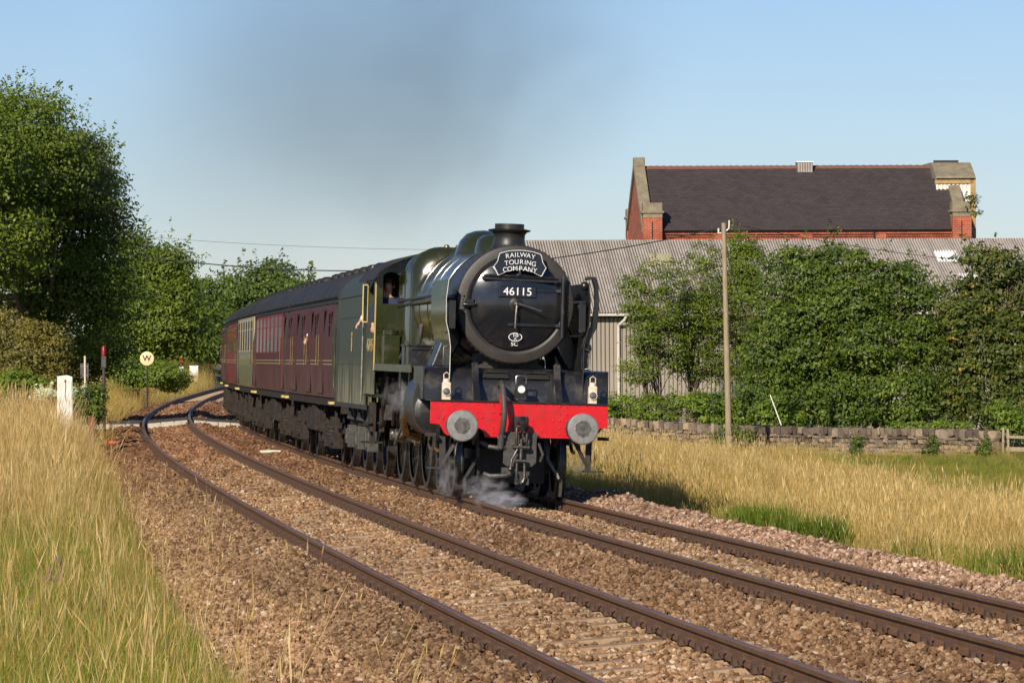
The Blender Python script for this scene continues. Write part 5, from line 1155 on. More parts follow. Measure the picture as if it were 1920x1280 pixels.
        w_ = q.build('bogie_wheel', M['greasy'], loco); w_.location = (sx * .76, y, .515); w_.scale.x = sx
    for y in (5.3, 7.5, 9.75):
        q = MB(); q.lathe([(-.06, .92), (-.06, 1.03), (-.03, 1.055), (.0, 1.03), (.075, 1.02), (.075, .92)], (0, 0, 0), 'X', 56, False); q.lathe([(-.04, .16), (.12, .16), (.12, 0)], (0, 0, 0), 'X', 20, False)
        for k in range(19): a = 2 * math.pi * k / 19; q.bar((0, .12 * math.cos(a), .12 * math.sin(a)), (0, .95 * math.cos(a), .95 * math.sin(a)), .06, .05, up=(1, 0, 0))
        q.prism([(.93 * math.cos(a), .93 * math.sin(a)) for a in np.linspace(.6, 2.0, 9)], -.03, .05, 'YZ')
        w_ = q.build('driving_wheel', M['greasy'], loco); w_.location = (sx * .76, y, 1.03); w_.scale.x = sx
        q = MB(); q.box((sx * .8, y, 2.03), (.34, .9, .16)); q.build('splasher', M['green'], loco, smooth=False, bevel=.05)
    q = MB(); q.bar((sx * .98, 5.2, .78), (sx * .98, 9.85, .78), .05, .11)
    for y in (5.3, 7.5, 9.75): q.tube([(sx * .94, y, .78), (sx * 1.03, y, .78)], .1, 14)
    q.build('coupling_rod', M['steel'], loco)
    q = MB(); q.bar((sx * 1.08, 3.9, 1.2), (sx * 1.08, 7.5, .8), .05, .13); q.tube([(sx * 1.04, 7.5, .8), (sx * 1.14, 7.5, .8)], .11, 14); q.build('connecting_rod', M['steel'], loco)
    q = MB(); q.bar((sx * 1.1, 2.75, 1.42), (sx * 1.1, 4.7, 1.42), .10, .06); q.bar((sx * 1.1, 2.75, 1.12), (sx * 1.1, 4.7, 1.12), .10, .06); q.box((sx * 1.1, 3.85, 1.27), (.14, .3, .34)); q.build('slide_bars', M['steel'], loco, smooth=False, bevel=.01)
    q = MB(); q.box((sx * 1.15, 4.85, 1.55), (.09, .12, .8)); q.box((sx * 1.2, 5.6, 1.35), (.07, .16, .75)); q.bar((sx * 1.2, 3.0, 1.68), (sx * 1.2, 5.6, 1.5), .04, .06); q.bar((sx * 1.18, 3.6, .98), (sx * 1.18, 3.3, 1.75), .04, .06); q.bar((sx * 1.2, 5.6, 1.0), (sx * 1.15, 7.5, .65), .035, .07); q.build('valve_gear', M['greasy'], loco, smooth=False, bevel=.01)
    q = MB(); q.tube([(sx * 1.3, 2.9, 1.35), (sx * 1.42, 3.0, 1.15), (sx * 1.35, 3.2, .92), (sx * 1.15, 3.4, .85)], .075, 10); q.tube([(sx * 1.3, 3.0, 1.62), (sx * 1.4, 3.1, 1.3)], .06, 8); q.build('exhaust_pipe', M['brass'], loco)
    # steps and guard irons
    q = MB(); q.bar((sx * 1.10, .35, 1.45), (sx * 1.08, .35, .45), .03, .09); q.box((sx * 1.16, .33, .46), (.3, .2, .025)); q.bar((sx * .82, .3, .98), (sx * 1.08, .35, .52), .03, .05); q.box((sx * 1.28, .2, .95), (.16, .12, .05)); q.build('front_step', M['black_matt'], loco, smooth=False)
    q = MB(); pts = [(sx * .52, .72, .95), (sx * .52, .68, .62), (sx * .72, .60, .30), (sx * .71, .60, .07)]
    for a, b_ in zip(pts, pts[1:]): q.bar(a, b_, .045, .03, up=(0, 1, 0))
    q.build('guard_iron', M['greasy'], loco, smooth=False)
# running plate boxes: mechanical lubricators, sand filler, reverser, green box ahead of the cab
for sx in (-1, 1):
    for y in (3.9, 4.6): q = MB(); q.box((sx * 1.14, y, 2.10), (.36, .42, .30)); q.box((sx * 1.14, y, 2.26), (.40, .46, .03)); q.tube([(sx * 1.0, y - .22, 2.2), (sx * 1.28, y - .22, 2.2)], .015, 6); q.build('lubricator', M['black'], loco, smooth=False, bevel=.012)
    q = MB(); q.box((sx * 1.16, 8.7, 2.19), (.27, .5, .48)); q.tube([(sx * 1.16, 8.7, 2.43), (sx * 1.16, 8.7, 2.52)], .13, 16); q.build('sand_box', M['green'], loco, smooth=False, bevel=.012)
    q = MB(); q.prism([(7.5 + 1.16 * math.cos(a), 1.0 + 1.16 * math.sin(a)) for a in np.linspace(.95, 2.2, 12)], sx * .98, sx * 1.0, 'YZ'); q.build('splasher_face', M['green'], loco, smooth=False)
    q = MB(); q.tube([(sx * .97, 6.9, 2.1), (sx * 1.08, 6.95, 2.12), (sx * 1.1, 7.3, 2.05), (sx * 1.02, 7.6, 2.2)], .05, 8); q.build('injector_pipe', M['greasy'], loco)
    q = MB(); q.tube([(sx * 1.05, 5.2, 2.0), (sx * 1.0, 5.4, 2.3), (sx * .96, 5.5, 2.6)], .035, 8); q.build('sand_pipe', M['greasy'], loco)
    for z, r in ((3.02, .022), (2.95, .034)): q = MB(); q.tube([(sx * 1.0, 9.2, z - .02), (sx * 1.01, 6.5, z), (sx * .985, 3.3, z + .02), (sx * .97, 2.2, z + .02)], r, 8); q.build('boiler_handrail' if r < .03 else 'ejector_pipe', M['greasy'] if r < .03 else M['green'], loco)
    npts = [(7.5 + 1.2 * math.cos(a), 1.0 + 1.2 * math.sin(a)) for a in np.linspace(1.2, 1.95, 10)]; q = MB(); q.prism(npts + [(7.5 + 1.34 * math.cos(a), 1.0 + 1.34 * math.sin(a)) for a in np.linspace(1.95, 1.2, 10)], sx * .985, sx * 1.015, 'YZ'); q.build('nameplate', M['brass'], loco, smooth=False)
# frames, bogie, firebox bottom
q = MB()
for sx in (-1, 1): q.prism([(.03, 1.44), (.03, .95), (.5, .8), (1.0, .95), (4.3, 1.0), (4.6, .7), (10.6, .7), (10.6, 1.9), (.9, 1.9), (.6, 1.44)], sx * .60 - .02, sx * .60 + .02, 'YZ')
q.box((0, 1.4, 1.2), (1.2, .05, .45)); q.box((0, 5, 1.75), (1.2, 7, .2)); q.build('main_frames', M['black_matt'], loco, smooth=False)
q = MB(); q.box((0, 2.35, .62), (1.15, 2.5, .22)); q.box((0, 1.38, .515), (1.5, .15, .15)); q.box((0, 3.3, .515), (1.5, .15, .15)); q.box((0, .95, .5), (1.0, .06, .5)); q.build('bogie_frame', M['black_matt'], loco, smooth=False)
q = MB(); q.box((0, 8.2, 1.45), (1.1, 2.0, .8)); q.box((0, 8.4, .8), (.9, 1.6, .7)); q.build('ashpan', M['black_matt'], loco, smooth=False)
# drawgear
q = MB(); q.prism([(-.23, 1.02), (.26, 1.02), (.26, .58), (.20, .52), (.08, .5), (-.18, .52), (-.23, .56)], -.10, -.075, 'XZ'); q.build('drag_plate', M['axle'], loco, smooth=False, bevel=.006)
q = MB(); q.tube([(.02, 0, 1.16), (.02, -.16, 1.17), (.02, -.27, 1.21), (.02, -.33, 1.15), (.02, -.30, 1.07), (.02, -.22, 1.05)], [.06, .055, .05, .05, .045, .03], 10); q.box((.02, -.02, 1.15), (.2, .04, .2)); hk = q.build('drawhook', M['black'], loco)
q = MB()
for x in (-.055, .095): q.tube([(x, -.22, 1.10), (x * 1.0, -.24, .95), (x, -.20, .80)], .022, 8)
q.tube([(-.08, -.22, 1.10), (.12, -.22, 1.10)], .026, 8); q.tube([(-.10, -.20, .80), (.14, -.20, .80)], .035, 10); q.tube([(.02, -.2, .92), (.02, -.2, .6)], .032, 10); q.tube([(-.06, -.2, .60), (.10, -.2, .60)], .035, 10)
u = [(-.035, -.2, .60), (-.04, -.2, .36), (-.02, -.2, .30), (.02, -.2, .275), (.06, -.2, .30), (.08, -.2, .36), (.075, -.2, .60)]; q.tube(u, .022, 8); q.tube([(.02, -.2, .88), (-.12, -.22, .62), (-.13, -.22, .5)], .018, 8); q.ball((-.13, -.22, .48), .035, 8); q.build('screw_coupling', M['greasy'], hk)
q = MB(); q.tube([(-.24, .5, 1.70), (-.26, .12, 1.73), (-.27, -.10, 1.69), (-.26, -.22, 1.52), (-.25, -.27, 1.30), (-.26, -.24, 1.12), (-.27, -.16, .98)], [.045] * 7, 12); q.tube([(-.27, -.165, 1.0), (-.275, -.12, .78)], .05, 10); q.tube([(-.33, -.14, .93), (-.21, -.16, .95)], .022, 8); hs = q.build('vacuum_hose', M['rubber'], loco)
q = MB(); q.box((-.275, -.03, 1.43), (.05, .07, .28)); q.build('hose_bracket', M['red'], hs, smooth=False)
q = MB(); q.tube([(-.55, .0, .86), (-.45, -.08, .80), (-.3, -.1, .78), (-.2, -.09, .79)], .035, 8); q.tube([(-.5, -.05, .40), (-.42, -.12, .37), (-.2, -.14, .38), (-.10, -.12, .42)], .034, 8); q.box((-.12, -.1, .45), (.2, .1, .06)); q.box((.05, -.1, .30), (.2, .1, .09)); q.box((-.2, -.08, .44), (.1, .1, .12)); q.build('steam_heat_pipe', M['axle'], loco, angle=40)
q = MB(); q.tube([(.10, .3, .9), (.3, -.04, .85), (.36, -.05, .7), (.33, 0, .6)], .022, 8); q.build('train_air_hose', M['rubber'], loco)
# cab
def holed(name, x0, x1, bot, top, holes, y0, y1, m, par, st=.03):
    q = MB(); xs = [x0]; edges = sorted(set([x0, x1] + [h[0] for h in holes] + [h[1] for h in holes]))
    cells = []
    for a, b_ in zip(edges, edges[1:]):
        k = max(1, int(round((b_ - a) / st))); cells += [(a + (b_ - a) * i / k, a + (b_ - a) * (i + 1) / k) for i in range(k)]
    for a, b_ in cells:
        mid = (a + b_) / 2; iv = [(bot(mid), None)]
        hs_ = sorted([(h[2](mid) if callable(h[2]) else h[2], h[3](mid) if callable(h[3]) else h[3]) for h in holes if h[0] - 1e-6 <= mid <= h[1] + 1e-6])
        z = None; segs = []; lo = 'b'
        cur = ('b', 0)
        prev = bot
        zs = [(bot(a), bot(b_))]
        for h in hs_: zs += [(h[0], h[0]), (h[1], h[1])]
        zs += [(top(a), top(b_))]
        for i in range(0, len(zs), 2): q.prism([(a, zs[i][0]), (b_, zs[i][1]), (b_, zs[i + 1][1]), (a, zs[i + 1][0])], y0, y1, 'XZ')
    return q.build(name, m, par, smooth=False)
rooftop = lambda x: 3.33 + .60 * math.sqrt(max(0, 1 - (x / 1.46) ** 2)) - .08
wtop = lambda x: 3.40 + .09 * math.sqrt(max(0, 1 - ((x + 1.133) / .14) ** 2)) if x < 0 else 3.40 + .09 * math.sqrt(max(0, 1 - ((x - 1.133) / .14) ** 2))
cabf = holed('cab_front', -1.38, 1.38, lambda x: 1.90, rooftop, [(-1.27, -.995, 2.96, wtop), (.995, 1.27, 2.96, wtop)], 9.20, 9.23, M['green'], loco)
q = MB()
for k in range(8): q.ball((-1.36 + .0, 9.195, 2.0), .001, 6)
for x in (-1.34, -1.25, -1.08, -.88, -.72): 
    for zz in (2.55, 2.48): q.ball((x, 9.195, zz), .018, 6)
for z in np.arange(2.0, 3.7, .12): q.ball((-.985 + max(0, z - 3.3) * .12, 9.195, z), .016, 6)
q.build('rivets', M['green'], cabf)
q = MB(); q.tube([(-1.385, 9.19, 1.85), (-1.385, 9.19, 3.36)], .016, 8); q.build('corner_beading', M['lining'], cabf)
for sx in (-1, 1):
    q = MB(); q.box((sx * 1.375, 10.2, 2.19), (.02, 1.95, 1.50)); q.box((sx * 1.375, 9.42, 3.15), (.02, .42, .42)); q.box((sx * 1.375, 10.95, 3.15), (.02, .40, .42)); cs = q.build('cab_side', M['green_side'], loco, smooth=False)
    q = MB(); q.box((sx * 1.375, 10.2, 3.35), (.03, 1.95, .06)); q.build('cantrail', M['green_side'], loco, smooth=False)
    if sx < 0: text('numerals', '46115', .30, M['lining'], cs, (-1.389, 10.15, 2.25), 1.2, .003, rot=(math.pi / 2, 0, -math.pi / 2), fat=.008)
    if sx > 0: text('numerals', '46115', .30, M['lining'], cs, (1.389, 10.15, 2.25), 1.2, .003, rot=(math.pi / 2, 0, math.pi / 2), fat=.008)
    q = MB(); q.tube([(sx * 1.42, 11.2, 1.3), (sx * 1.42, 11.2, 3.0)], .02, 8); q.build('cab_handrail', M['steel'], loco)
# draught glass with yellow frame on the near side
q = MB(); gx0, gx1, gz0, gz1 = -1.47, -1.385, 2.66, 3.29
for a, b_ in (((gx0, gz0), (gx0, gz1)), ((gx1, gz0), (gx1, gz1)), ((gx0, gz0), (gx1, gz0)), ((gx0, gz1), (gx1, gz1))): q.bar((a[0], 10.8, a[1]), (b_[0], 10.8, b_[1]), .018)
dg = q.build('draught_screen_frame', M['yellow'], loco, smooth=False)
q = MB(); q.box(((gx0 + gx1) / 2, 10.8, (gz0 + gz1) / 2), (.06, .006, .6)); q.build('glass', M['glass'], dg, smooth=False)
q = MB(); arc = [(x, rooftop(x) + .03) for x in np.linspace(-1.44, 1.44, 33)]; q.prism(arc + [(x, z - .035) for x, z in reversed(arc)], 8.95, 12.1, 'XZ'); q.build('cab_roof', M['roof'], loco, angle=30)
q = MB(); q.box((0, 10.2, 1.42), (2.7, 2.0, .06)); q.box((0, 9.5, 2.3), (1.6, .5, 1.7)); q.build('footplate', M['dark'], loco, smooth=False)
q = MB(); q.box((-1.2, 10.6, 1.05), (.25, .3, .5)); q.box((-1.25, 10.6, .62), (.3, .45, .03)); q.box((-1.25, 10.6, .95), (.3, .45, .03)); q.bar((-1.25, 10.35, .6), (-1.25, 10.35, 1.4), .04); q.bar((-1.25, 10.85, .6), (-1.25, 10.85, 1.4), .04); q.build('cab_steps', M['under'], loco, smooth=False)
q = MB(); q.tube([(-1.15, 8.8, 1.75), (-1.22, 9.0, 1.3), (-1.15, 9.6, 1.0), (-1.15, 10.2, .9)], .045, 8); q.tube([(-1.05, 8.0, 1.75), (-1.1, 8.3, 1.2), (-1.05, 9.0, .95)], .035, 8); q.box((-1.1, 9.1, 1.15), (.18, .3, .25)); q.box((-1.12, 6.5, 1.75), (.14, .3, .34)); q.build('injector', M['greasy'], loco, angle=40)

# headboard, lamps: lifted off by hand, so things of their own
LM = Matrix.Translation((.056, 64.9, .063)) @ Euler((0, .035, HL)).to_matrix().to_4x4()
def onloco(name, p, lab, cat, group=None):
    e = empty(name, label=lab, cat=cat, group=group); m4 = LM @ Matrix.Translation(p); e.location = m4.to_translation(); e.rotation_euler = (0, .035, HL); return e
hb = onloco('headboard', (.03, .70, CZ + .605), 'blue black headboard reading RAILWAY TOURING COMPANY on the smokebox door', 'headboard')
half = [(0, -.085), (.10, -.098), (.20, -.13), (.315, -.185), (.335, -.185), (.36, -.13), (.40, -.055), (.375, -.02), (.345, .03), (.33, .10), (.315, .145), (.30, .155), (.20, .185), (.10, .20), (0, .205)]
sh = half + [(-x, z) for x, z in reversed(half[1:-1])]
q = MB(); q.prism(sh, 0, .02, 'XZ'); bd = q.build('board', M['plate'], hb, smooth=False)
q = MB(); n = len(sh)
def inset(p, k): return (p[0] * k, (p[1] - .02) * k + .02)
vs = [(*[(a * .985) for a in (p[0],)], -.006, (p[1] - .02) * .975 + .02) for p in sh] + [(p[0] * .963, -.006, (p[1] - .02) * .935 + .02) for p in sh]
vs += [(v[0], .001, v[2]) for v in vs]
q.add(vs, [(k, (k + 1) % n, n + (k + 1) % n, n + k) for k in range(n)] + [(k, (k + 1) % n, 2 * n + (k + 1) % n, 2 * n + k) for k in range(n)]); q.build('border', M['letters'], bd, smooth=False)
for s_, z, w_ in (('RAILWAY', .128, .47), ('TOURING', .022, .50), ('COMPANY', -.075, .54)):
    ad_ = [{'I': .45, 'W': 1.3, 'M': 1.2, 'L': .85}.get(c_, 1.0) for c_ in s_]; tot = sum(ad_); cu_ = np.cumsum(ad_) - np.array(ad_) / 2
    for k, ch in enumerate(s_):
        t_ = (cu_[k] / tot * 2 - 1) * 1.12; xk = t_ * w_ * .43; zk = z - .028 * t_ * t_; text('letter', ch, .100, M['letters'], bd, (xk, -.008, zk), None, .003, rot=(math.pi / 2, R(9) * t_, 0), fat=-.0008)
q = MB(); q.box((0, .05, -.12), (.03, .1, .1)); q.build('hook', M['black'], hb, smooth=False)
def oil_lamp(x, z, lab):
    e = onloco('oil_lamp', (x, .12, z), lab, 'lamp', 'cream oil lamps above the buffer beam')
    q = MB(); q.box((0, 0, .13), (.125, .12, .24)); q.box((0, 0, .005), (.13, .13, .02)); b0 = q.build('body', M['lampwhite'], e, smooth=False, bevel=.01)
    q = MB(); q.tube([(0, 0, .245), (0, 0, .30), (0, 0, .31)], [.055, .05, .03], 14); q.tube([(-.04, 0, .28), (-.04, 0, .37), (0, 0, .40), (.04, 0, .37), (.04, 0, .28)], .008, 6); q.build('chimney', M['lampwhite'], e)
    q = MB(); q.lathe([(-.06, .062), (-.085, .062), (-.085, .052)], (0, 0, .115), 'Y', 24, False); q.build('lens_rim', M['lampwhite'], e)
    q = MB(); q.lathe([(-.075, .052), (-.09, .04), (-.097, .02), (-.099, 0)], (0, 0, .115), 'Y', 24, False); q.build('lens', M['lens'], e)
oil_lamp(-1.075, 1.468, 'cream oil lamp above the left buffer'); oil_lamp(1.09, 1.468, 'cream oil lamp above the right buffer')
e = onloco('electric_headlamp', (.03, .14, 1.468), 'black electric headlamp glowing pale in the middle above the red beam', 'lamp')
q = MB(); q.box((0, 0, .14), (.17, .12, .25)); q.build('body', M['black'], e, smooth=False, bevel=.012)
q = MB(); q.lathe([(-.06, .065), (-.075, .065), (-.075, .05), (-.06, .048)], (0, 0, .18), 'Y', 24, False); q.build('lens_rim', M['steel'], e)
q = MB(); q.lathe([(-.062, .048), (-.072, .028), (-.075, 0)], (0, 0, .18), 'Y', 20, False); q.build('lens', M['bulb'], e)
q = MB(); q.tube([(-.075, 0, .26), (-.075, 0, .36), (-.06, 0, .375), (.06, 0, .375), (.075, 0, .36), (.075, 0, .26)], .01, 8); q.tube([(-.06, -.062, .03), (-.06, -.07, .03)], .012, 6); q.build('handle', M['steel'], e)

# ------------------------------------------------------------------ tender
def veh(name, s0, s1, lab, cat, dzr=0.0, p0=None):
    def P_(s):
        x, y, z = tp(s, float(d2(s))); return Vector((float(x), float(y), float(z) + float(dz2(s)) + .02))
    a = p0 or P_(s0); b_ = P_(s1); d = b_ - a
    e = empty(name, a, (math.atan2(d.z, math.hypot(d.x, d.y)), .032, math.atan2(-d.x, d.y)), lab, cat); return e, d.length, b_
rear = LM @ Vector((0, 11.45, 0)); S_T = 25.8
def axlegear(par, y, sx, r=.5, big=False):
    q = MB(); q.box((sx * 1.07, y, .62), (.2, .34, .42)); q.box((sx * 1.18, y, .62), (.06, .22, .28)); q.tube([(sx * 1.15, y, .58), (sx * 1.22, y, .58)], .1, 12); q.build('axlebox', M['axle'], par, smooth=False, bevel=.015)
    q = MB()
    for k in range(5): q.box((sx * 1.1, y, .95 + k * .028), (.1, 1.15 - k * .18, .024))
    q.bar((sx * 1.1, y - .55, .95), (sx * 1.1, y - .55, 1.2), .05); q.bar((sx * 1.1, y + .55, .95), (sx * 1.1, y + .55, 1.2), .05); q.build('leaf_spring', M['axle'], par, smooth=False)
def wheelset(par, y, r):
    q = MB()
    for sx in (-1, 1):
        q.lathe([(sx * .70, r + .028), (sx * .73, r + .02), (sx * .745, r), (sx * .84, r - .01), (sx * .84, r - .1), (sx * .79, r - .12), (sx * .79, .1), (sx * .86, .1), (sx * .86, 0)], (0, y, r), 'X', 36, False)
        q.lathe([(sx * .70, r + .028), (sx * .70, 0)], (0, y, r), 'X', 36, False)
    q.tube([(-.7, y, r), (.7, y, r)], .08, 10); q.build('wheelset', M['greasy'], par)
tend, TL, tb = veh('tender', 0, S_T + 18.45, 'green tender with streaky lower sides coupled behind the locomotive cab', 'tender', p0=rear)
W = 1.30; secs = []
prof_t = [(-W, 1.22), (-W, 3.10), (-W + .03, 3.25), (-W + .12, 3.42), (-W + .28, 3.56), (-.95, 3.60), (.95, 3.60), (W - .28, 3.56), (W - .12, 3.42), (W - .03, 3.25), (W, 3.10), (W, 1.22)]
q = MB(); q.loft([[(x, .25, z) for x, z in prof_t], [(x, TL - .05, z) for x, z in prof_t]]); q.build('tank', M['green_side'], tend, angle=28)
q = MB(); q.box((0, 2.6, 3.58), (1.7, 4.4, .12)); r_ = random.Random(3)
for k in range(60): q.ball((r_.uniform(-.7, .7), r_.uniform(.8, 4.6), 3.6 + r_.uniform(0, .06)), r_.uniform(.08, .14), 6)
q.build('coal', M['black_matt'], tend, smooth=False)
for sx in (-1, 1):
    q = MB(); q.box((sx * (W + .004), TL / 2, 3.16), (.012, TL - .4, .02)); q.box((sx * (W + .004), TL / 2, 2.78), (.012, TL - .4, .014)); q.box((sx * (W + .004), TL / 2, 1.95), (.012, TL - .4, .016)); q.build('beading', M['green_side'], tend, smooth=False)
    q = MB(); q.box((sx * W * .99, TL / 2, 1.20), (.06, TL, .08)); q.build('foot_angle', M['black_matt'], tend, smooth=False)
    q = MB(); q.prism([(.1, 1.18), (TL - .1, 1.18), (TL - .1, .85), (TL - .5, .62), (.6, .62), (.1, .85)], sx * .98, sx * 1.02, 'YZ'); q.build('frame', M['under'], tend, smooth=False)
    for k, y in enumerate((1.3, 3.4, 5.5)): axlegear(tend, y, sx)
    q = MB(); q.box((sx * 1.16, .45, .9), (.3, .3, .03)); q.box((sx * 1.16, .45, .6), (.34, .4, .03)); q.bar((sx * 1.16, .3, .58), (sx * 1.16, .3, 1.2), .04); q.bar((sx * 1.16, .62, .58), (sx * 1.16, .62, 1.2), .04); q.build('step', M['under'], tend, smooth=False)
    q = MB(); q.tube([(sx * (W + .05), .12, 1.25), (sx * (W + .05), .12, 2.6)], .018, 8); q.tube([(sx * (W + .05), TL - .12, 1.5), (sx * (W + .05), TL - .12, 2.6)], .018, 8); q.build('handrail', M['green_side'], tend)
q = MB(); q.lathe([(-.006, .12), (-.008, .09), (-.006, 0)], (0, 0, 0), 'X', 24, False); q.box((-.01, 0, .0), (.01, .08, .26)); q.box((-.012, -.02, .18), (.01, .16, .07)); cr = q.build('crest', M['lining'], tend); cr.location = (-W - .004, 3.4, 2.3)
for y in (1.3, 3.4, 5.5): wheelset(tend, y, .62)
q = MB(); q.box((0, TL / 2, .95), (1.5, TL - .6, .5)); q.build('well_tank', M['black_matt'], tend, smooth=False)

# ------------------------------------------------------------------ coaches
def cprof(w_=1.35, z0=1.30, zc=3.12, zt=3.80):
    L_ = [(-w_ + .03, z0), (-w_, z0 + .5), (-w_, 2.45), (-w_ + .035, 2.85), (-w_ + .07, zc)]
    arc_ = [((-w_ + .05) * math.cos(t_), zc + .02 + (zt - zc) * math.sin(t_)) for t_ in np.linspace(.10, math.pi - .10, 19)]
    return L_, arc_
def sidex(z, w_=1.35):
    if z < 1.8: return w_ - .03 * (1.8 - z) / .5
    if z < 2.45: return w_
    if z < 2.85: return w_ - .035 * (z - 2.45) / .4
    return w_ - .035 - .035 * (z - 2.85) / .27
def coach(s0, s1, lab, body_m, upper_m, kind, vents=True):
    e, L_, _ = veh('coach', s0, s1, lab, 'railway coach'); L_ -= .12
    Lp, ar = cprof(); full = Lp + [(-x, z) for x, z in reversed(Lp)]
    mid = 2.08 if upper_m is not body_m else 1.3
    q = MB(); low = [(x, z) for x, z in Lp]; 
    q.loft([[(x, y, z) for x, z in full] for y in (.12, L_ - .12)]); q.build('body', body_m, e, angle=28)
    q = MB(); q.prism([(x, z) for x, z in ar] + [(x * .97, z - .05) for x, z in reversed(ar)], .06, L_ - .06, 'XZ'); rf = q.build('roof', M['roof'], e, angle=28)
    q = MB(); q.prism([(x * 1.002, z) for x, z in full], .10, .118, 'XZ'); q.build('end_sheet', M['black_matt'], e, smooth=False)
    q = MB(); q.prism([(x * .985, z - .01) for x, z in ar], .08, .11, 'XZ'); q.prism([(x * .985, z - .01) for x, z in ar], L_ - .11, L_ - .08, 'XZ'); q.build('end_panel', M['black_matt'], e, smooth=False)
    q = MB()
    for y in np.arange(1.6, L_ - 1, 2.4): q.prism([(x * 1.004, z + .006) for x, z in ar] + [(x * .99, z - .01) for x, z in reversed(ar)], y, y + .05, 'XZ')
    q.build('roof_strips', M['roof'], rf, angle=28)
    if vents:
        for y in np.arange(1.1, L_ - .8, 1.9):
            for sx in (-1, 1): q = MB(); q.lathe([(0, .16), (.05, .19), (.11, .17), (.15, .10), (.16, 0)], (0, 0, 0), 'Z', 16, False); v = q.build('ventilator', M['roof'], rf); v.location = (sx * .34, y, 3.745)
    for sx in (-1, 1):
        X = lambda z: sx * (sidex(z) + .003)
        q = MB(); q.box((sx * 1.28, L_ / 2, 3.12), (.05, L_ - .1, .06)); q.build('gutter', M['roof'], e, smooth=False)
        if kind != 'olive':
            q = MB(); q.box((sx * 1.352, L_ / 2, 2.00), (.006, L_ - .3, .018)); q.box((sx * 1.352, L_ / 2, 1.93), (.006, L_ - .3, .018)); q.build('lining', M['lining'], e, smooth=False)
        def door(y, wd=.62, win=True, m_=None, two=False):
            q = MB(); q.box((sx * 1.354, y, 2.18), (.012, wd, 1.62)); d_ = q.build('door', m_ or body_m, e, smooth=False, bevel=.004)
            q = MB(); q.box((sx * 1.348, y - wd / 2 - .02, 2.18), (.014, .022, 1.66)); q.box((sx * 1.348, y + wd / 2 + .02, 2.18), (.014, .022, 1.66)); q.build('door_gap', M['dark'], d_, smooth=False)
            if win: q = MB(); q.box((sx * 1.346, y, 2.62), (.022, wd * .62, .62)); q.build('window', M['glass'], d_, smooth=False)
            q = MB(); q.tube([(sx * 1.39, y + wd / 2 + .07, 1.9), (sx * 1.39, y + wd / 2 + .07, 2.5)], .014, 6); q.box((sx * 1.37, y + wd / 2 - .08, 2.0), (.03, .1, .03)); q.build('door_handle', M['brass'], d_)
        def window(y, wd, z0, z1, fm, glass=M['glass'], off=0.0):
            q = MB(); xm = sx * (sidex((z0 + z1) / 2) + .002 + off); q.box((xm, y, (z0 + z1) / 2), (.016, wd + .08, z1 - z0 + .08)); w_ = q.build('window', fm, e, smooth=False, bevel=.006)
            q = MB(); q.box((xm + sx * .004, y, (z0 + z1) / 2), (.016, wd, z1 - z0)); q.build('pane', glass, w_, smooth=False)
            q = MB(); q.box((xm + sx * .008, y, z1 - .22), (.012, wd, .025)); q.build('ventilator_bar', fm, w_, smooth=False)
        if kind == 'brake':
            for yy in (L_ * .22, L_ * .47, L_ * .78): door(yy - .33, .6); door(yy + .33, .6)
            for yy in (1.0, L_ * .34, L_ * .62, L_ * .92): window(yy, .42, 2.35, 2.9, body_m)
        elif kind == 'strip':
            door(.7, .6, m_=M['maroon2']); door(L_ - .7, .6, m_=M['maroon2'])
            q = MB(); q.box((sx * 1.335, L_ / 2, 2.66), (.02, L_ - 2.6, .80)); q.build('window_band', M['maroon2'], e, smooth=False)
            k = 7
            for i in range(k): window(1.9 + (L_ - 3.8) * i / (k - 1), (L_ - 4) / k * .66, 2.2, 3.0, M['maroon2'], M['maroon_lead'], .010)
        elif kind == 'olive':
            q = MB(); q.box((sx * 1.336, L_ / 2, 2.68), (.03, L_ - .3, .88)); q.build('window_band', M['cream'], e, smooth=False)
            k = 6
            for i in range(k): window(1.5 + (L_ - 3.0) * i / (k - 1), (L_ - 3) / k * .78, 2.26, 3.02, M['cream'], M['axle'], .016)
            door(.55, .5, m_=M['olive']); door(L_ - .55, .5, m_=M['olive'])
        else:
            door(.7, .6, m_=body_m); door(L_ - .7, .6, m_=body_m)
            for i in range(6): window(1.9 + (L_ - 3.8) * i / 5, 1.0, 2.25, 2.95, body_m)
        # underframe
        q = MB(); q.box((sx * 1.24, L_ / 2, 1.22), (.1, L_ - .2, .16)); q.build('solebar', M['under'], e, smooth=False)
        q = MB(); yc0, yc1 = L_ * .36, L_ * .64
        for y in (yc0, yc1): q.bar((sx * 1.15, y, .62), (sx * 1.15, y, 1.15), .06)
        q.bar((sx * 1.15, yc0, .62), (sx * 1.15, yc1, .62), .06); q.bar((sx * 1.15, L_ * .27, 1.12), (sx * 1.15, yc0, .62), .06); q.bar((sx * 1.15, yc1, .62), (sx * 1.15, L_ * .73, 1.12), .06); q.build('truss', M['under'], e, smooth=False)
        q = MB(); q.box((sx * .95, L_ * .44, .85), (.6, 1.0, .5)); q.box((sx * .95, L_ * .57, .9), (.5, .7, .4)); q.build('battery_box', M['under'], e, smooth=False, bevel=.01)
        q = MB(); q.box((sx * 1.30, .35, 1.2), (.14, .5, .05)); q.box((sx * 1.30, L_ - .4, 1.2), (.14, .5, .05)); q.build('footboard', M['yellow'], e, smooth=False)
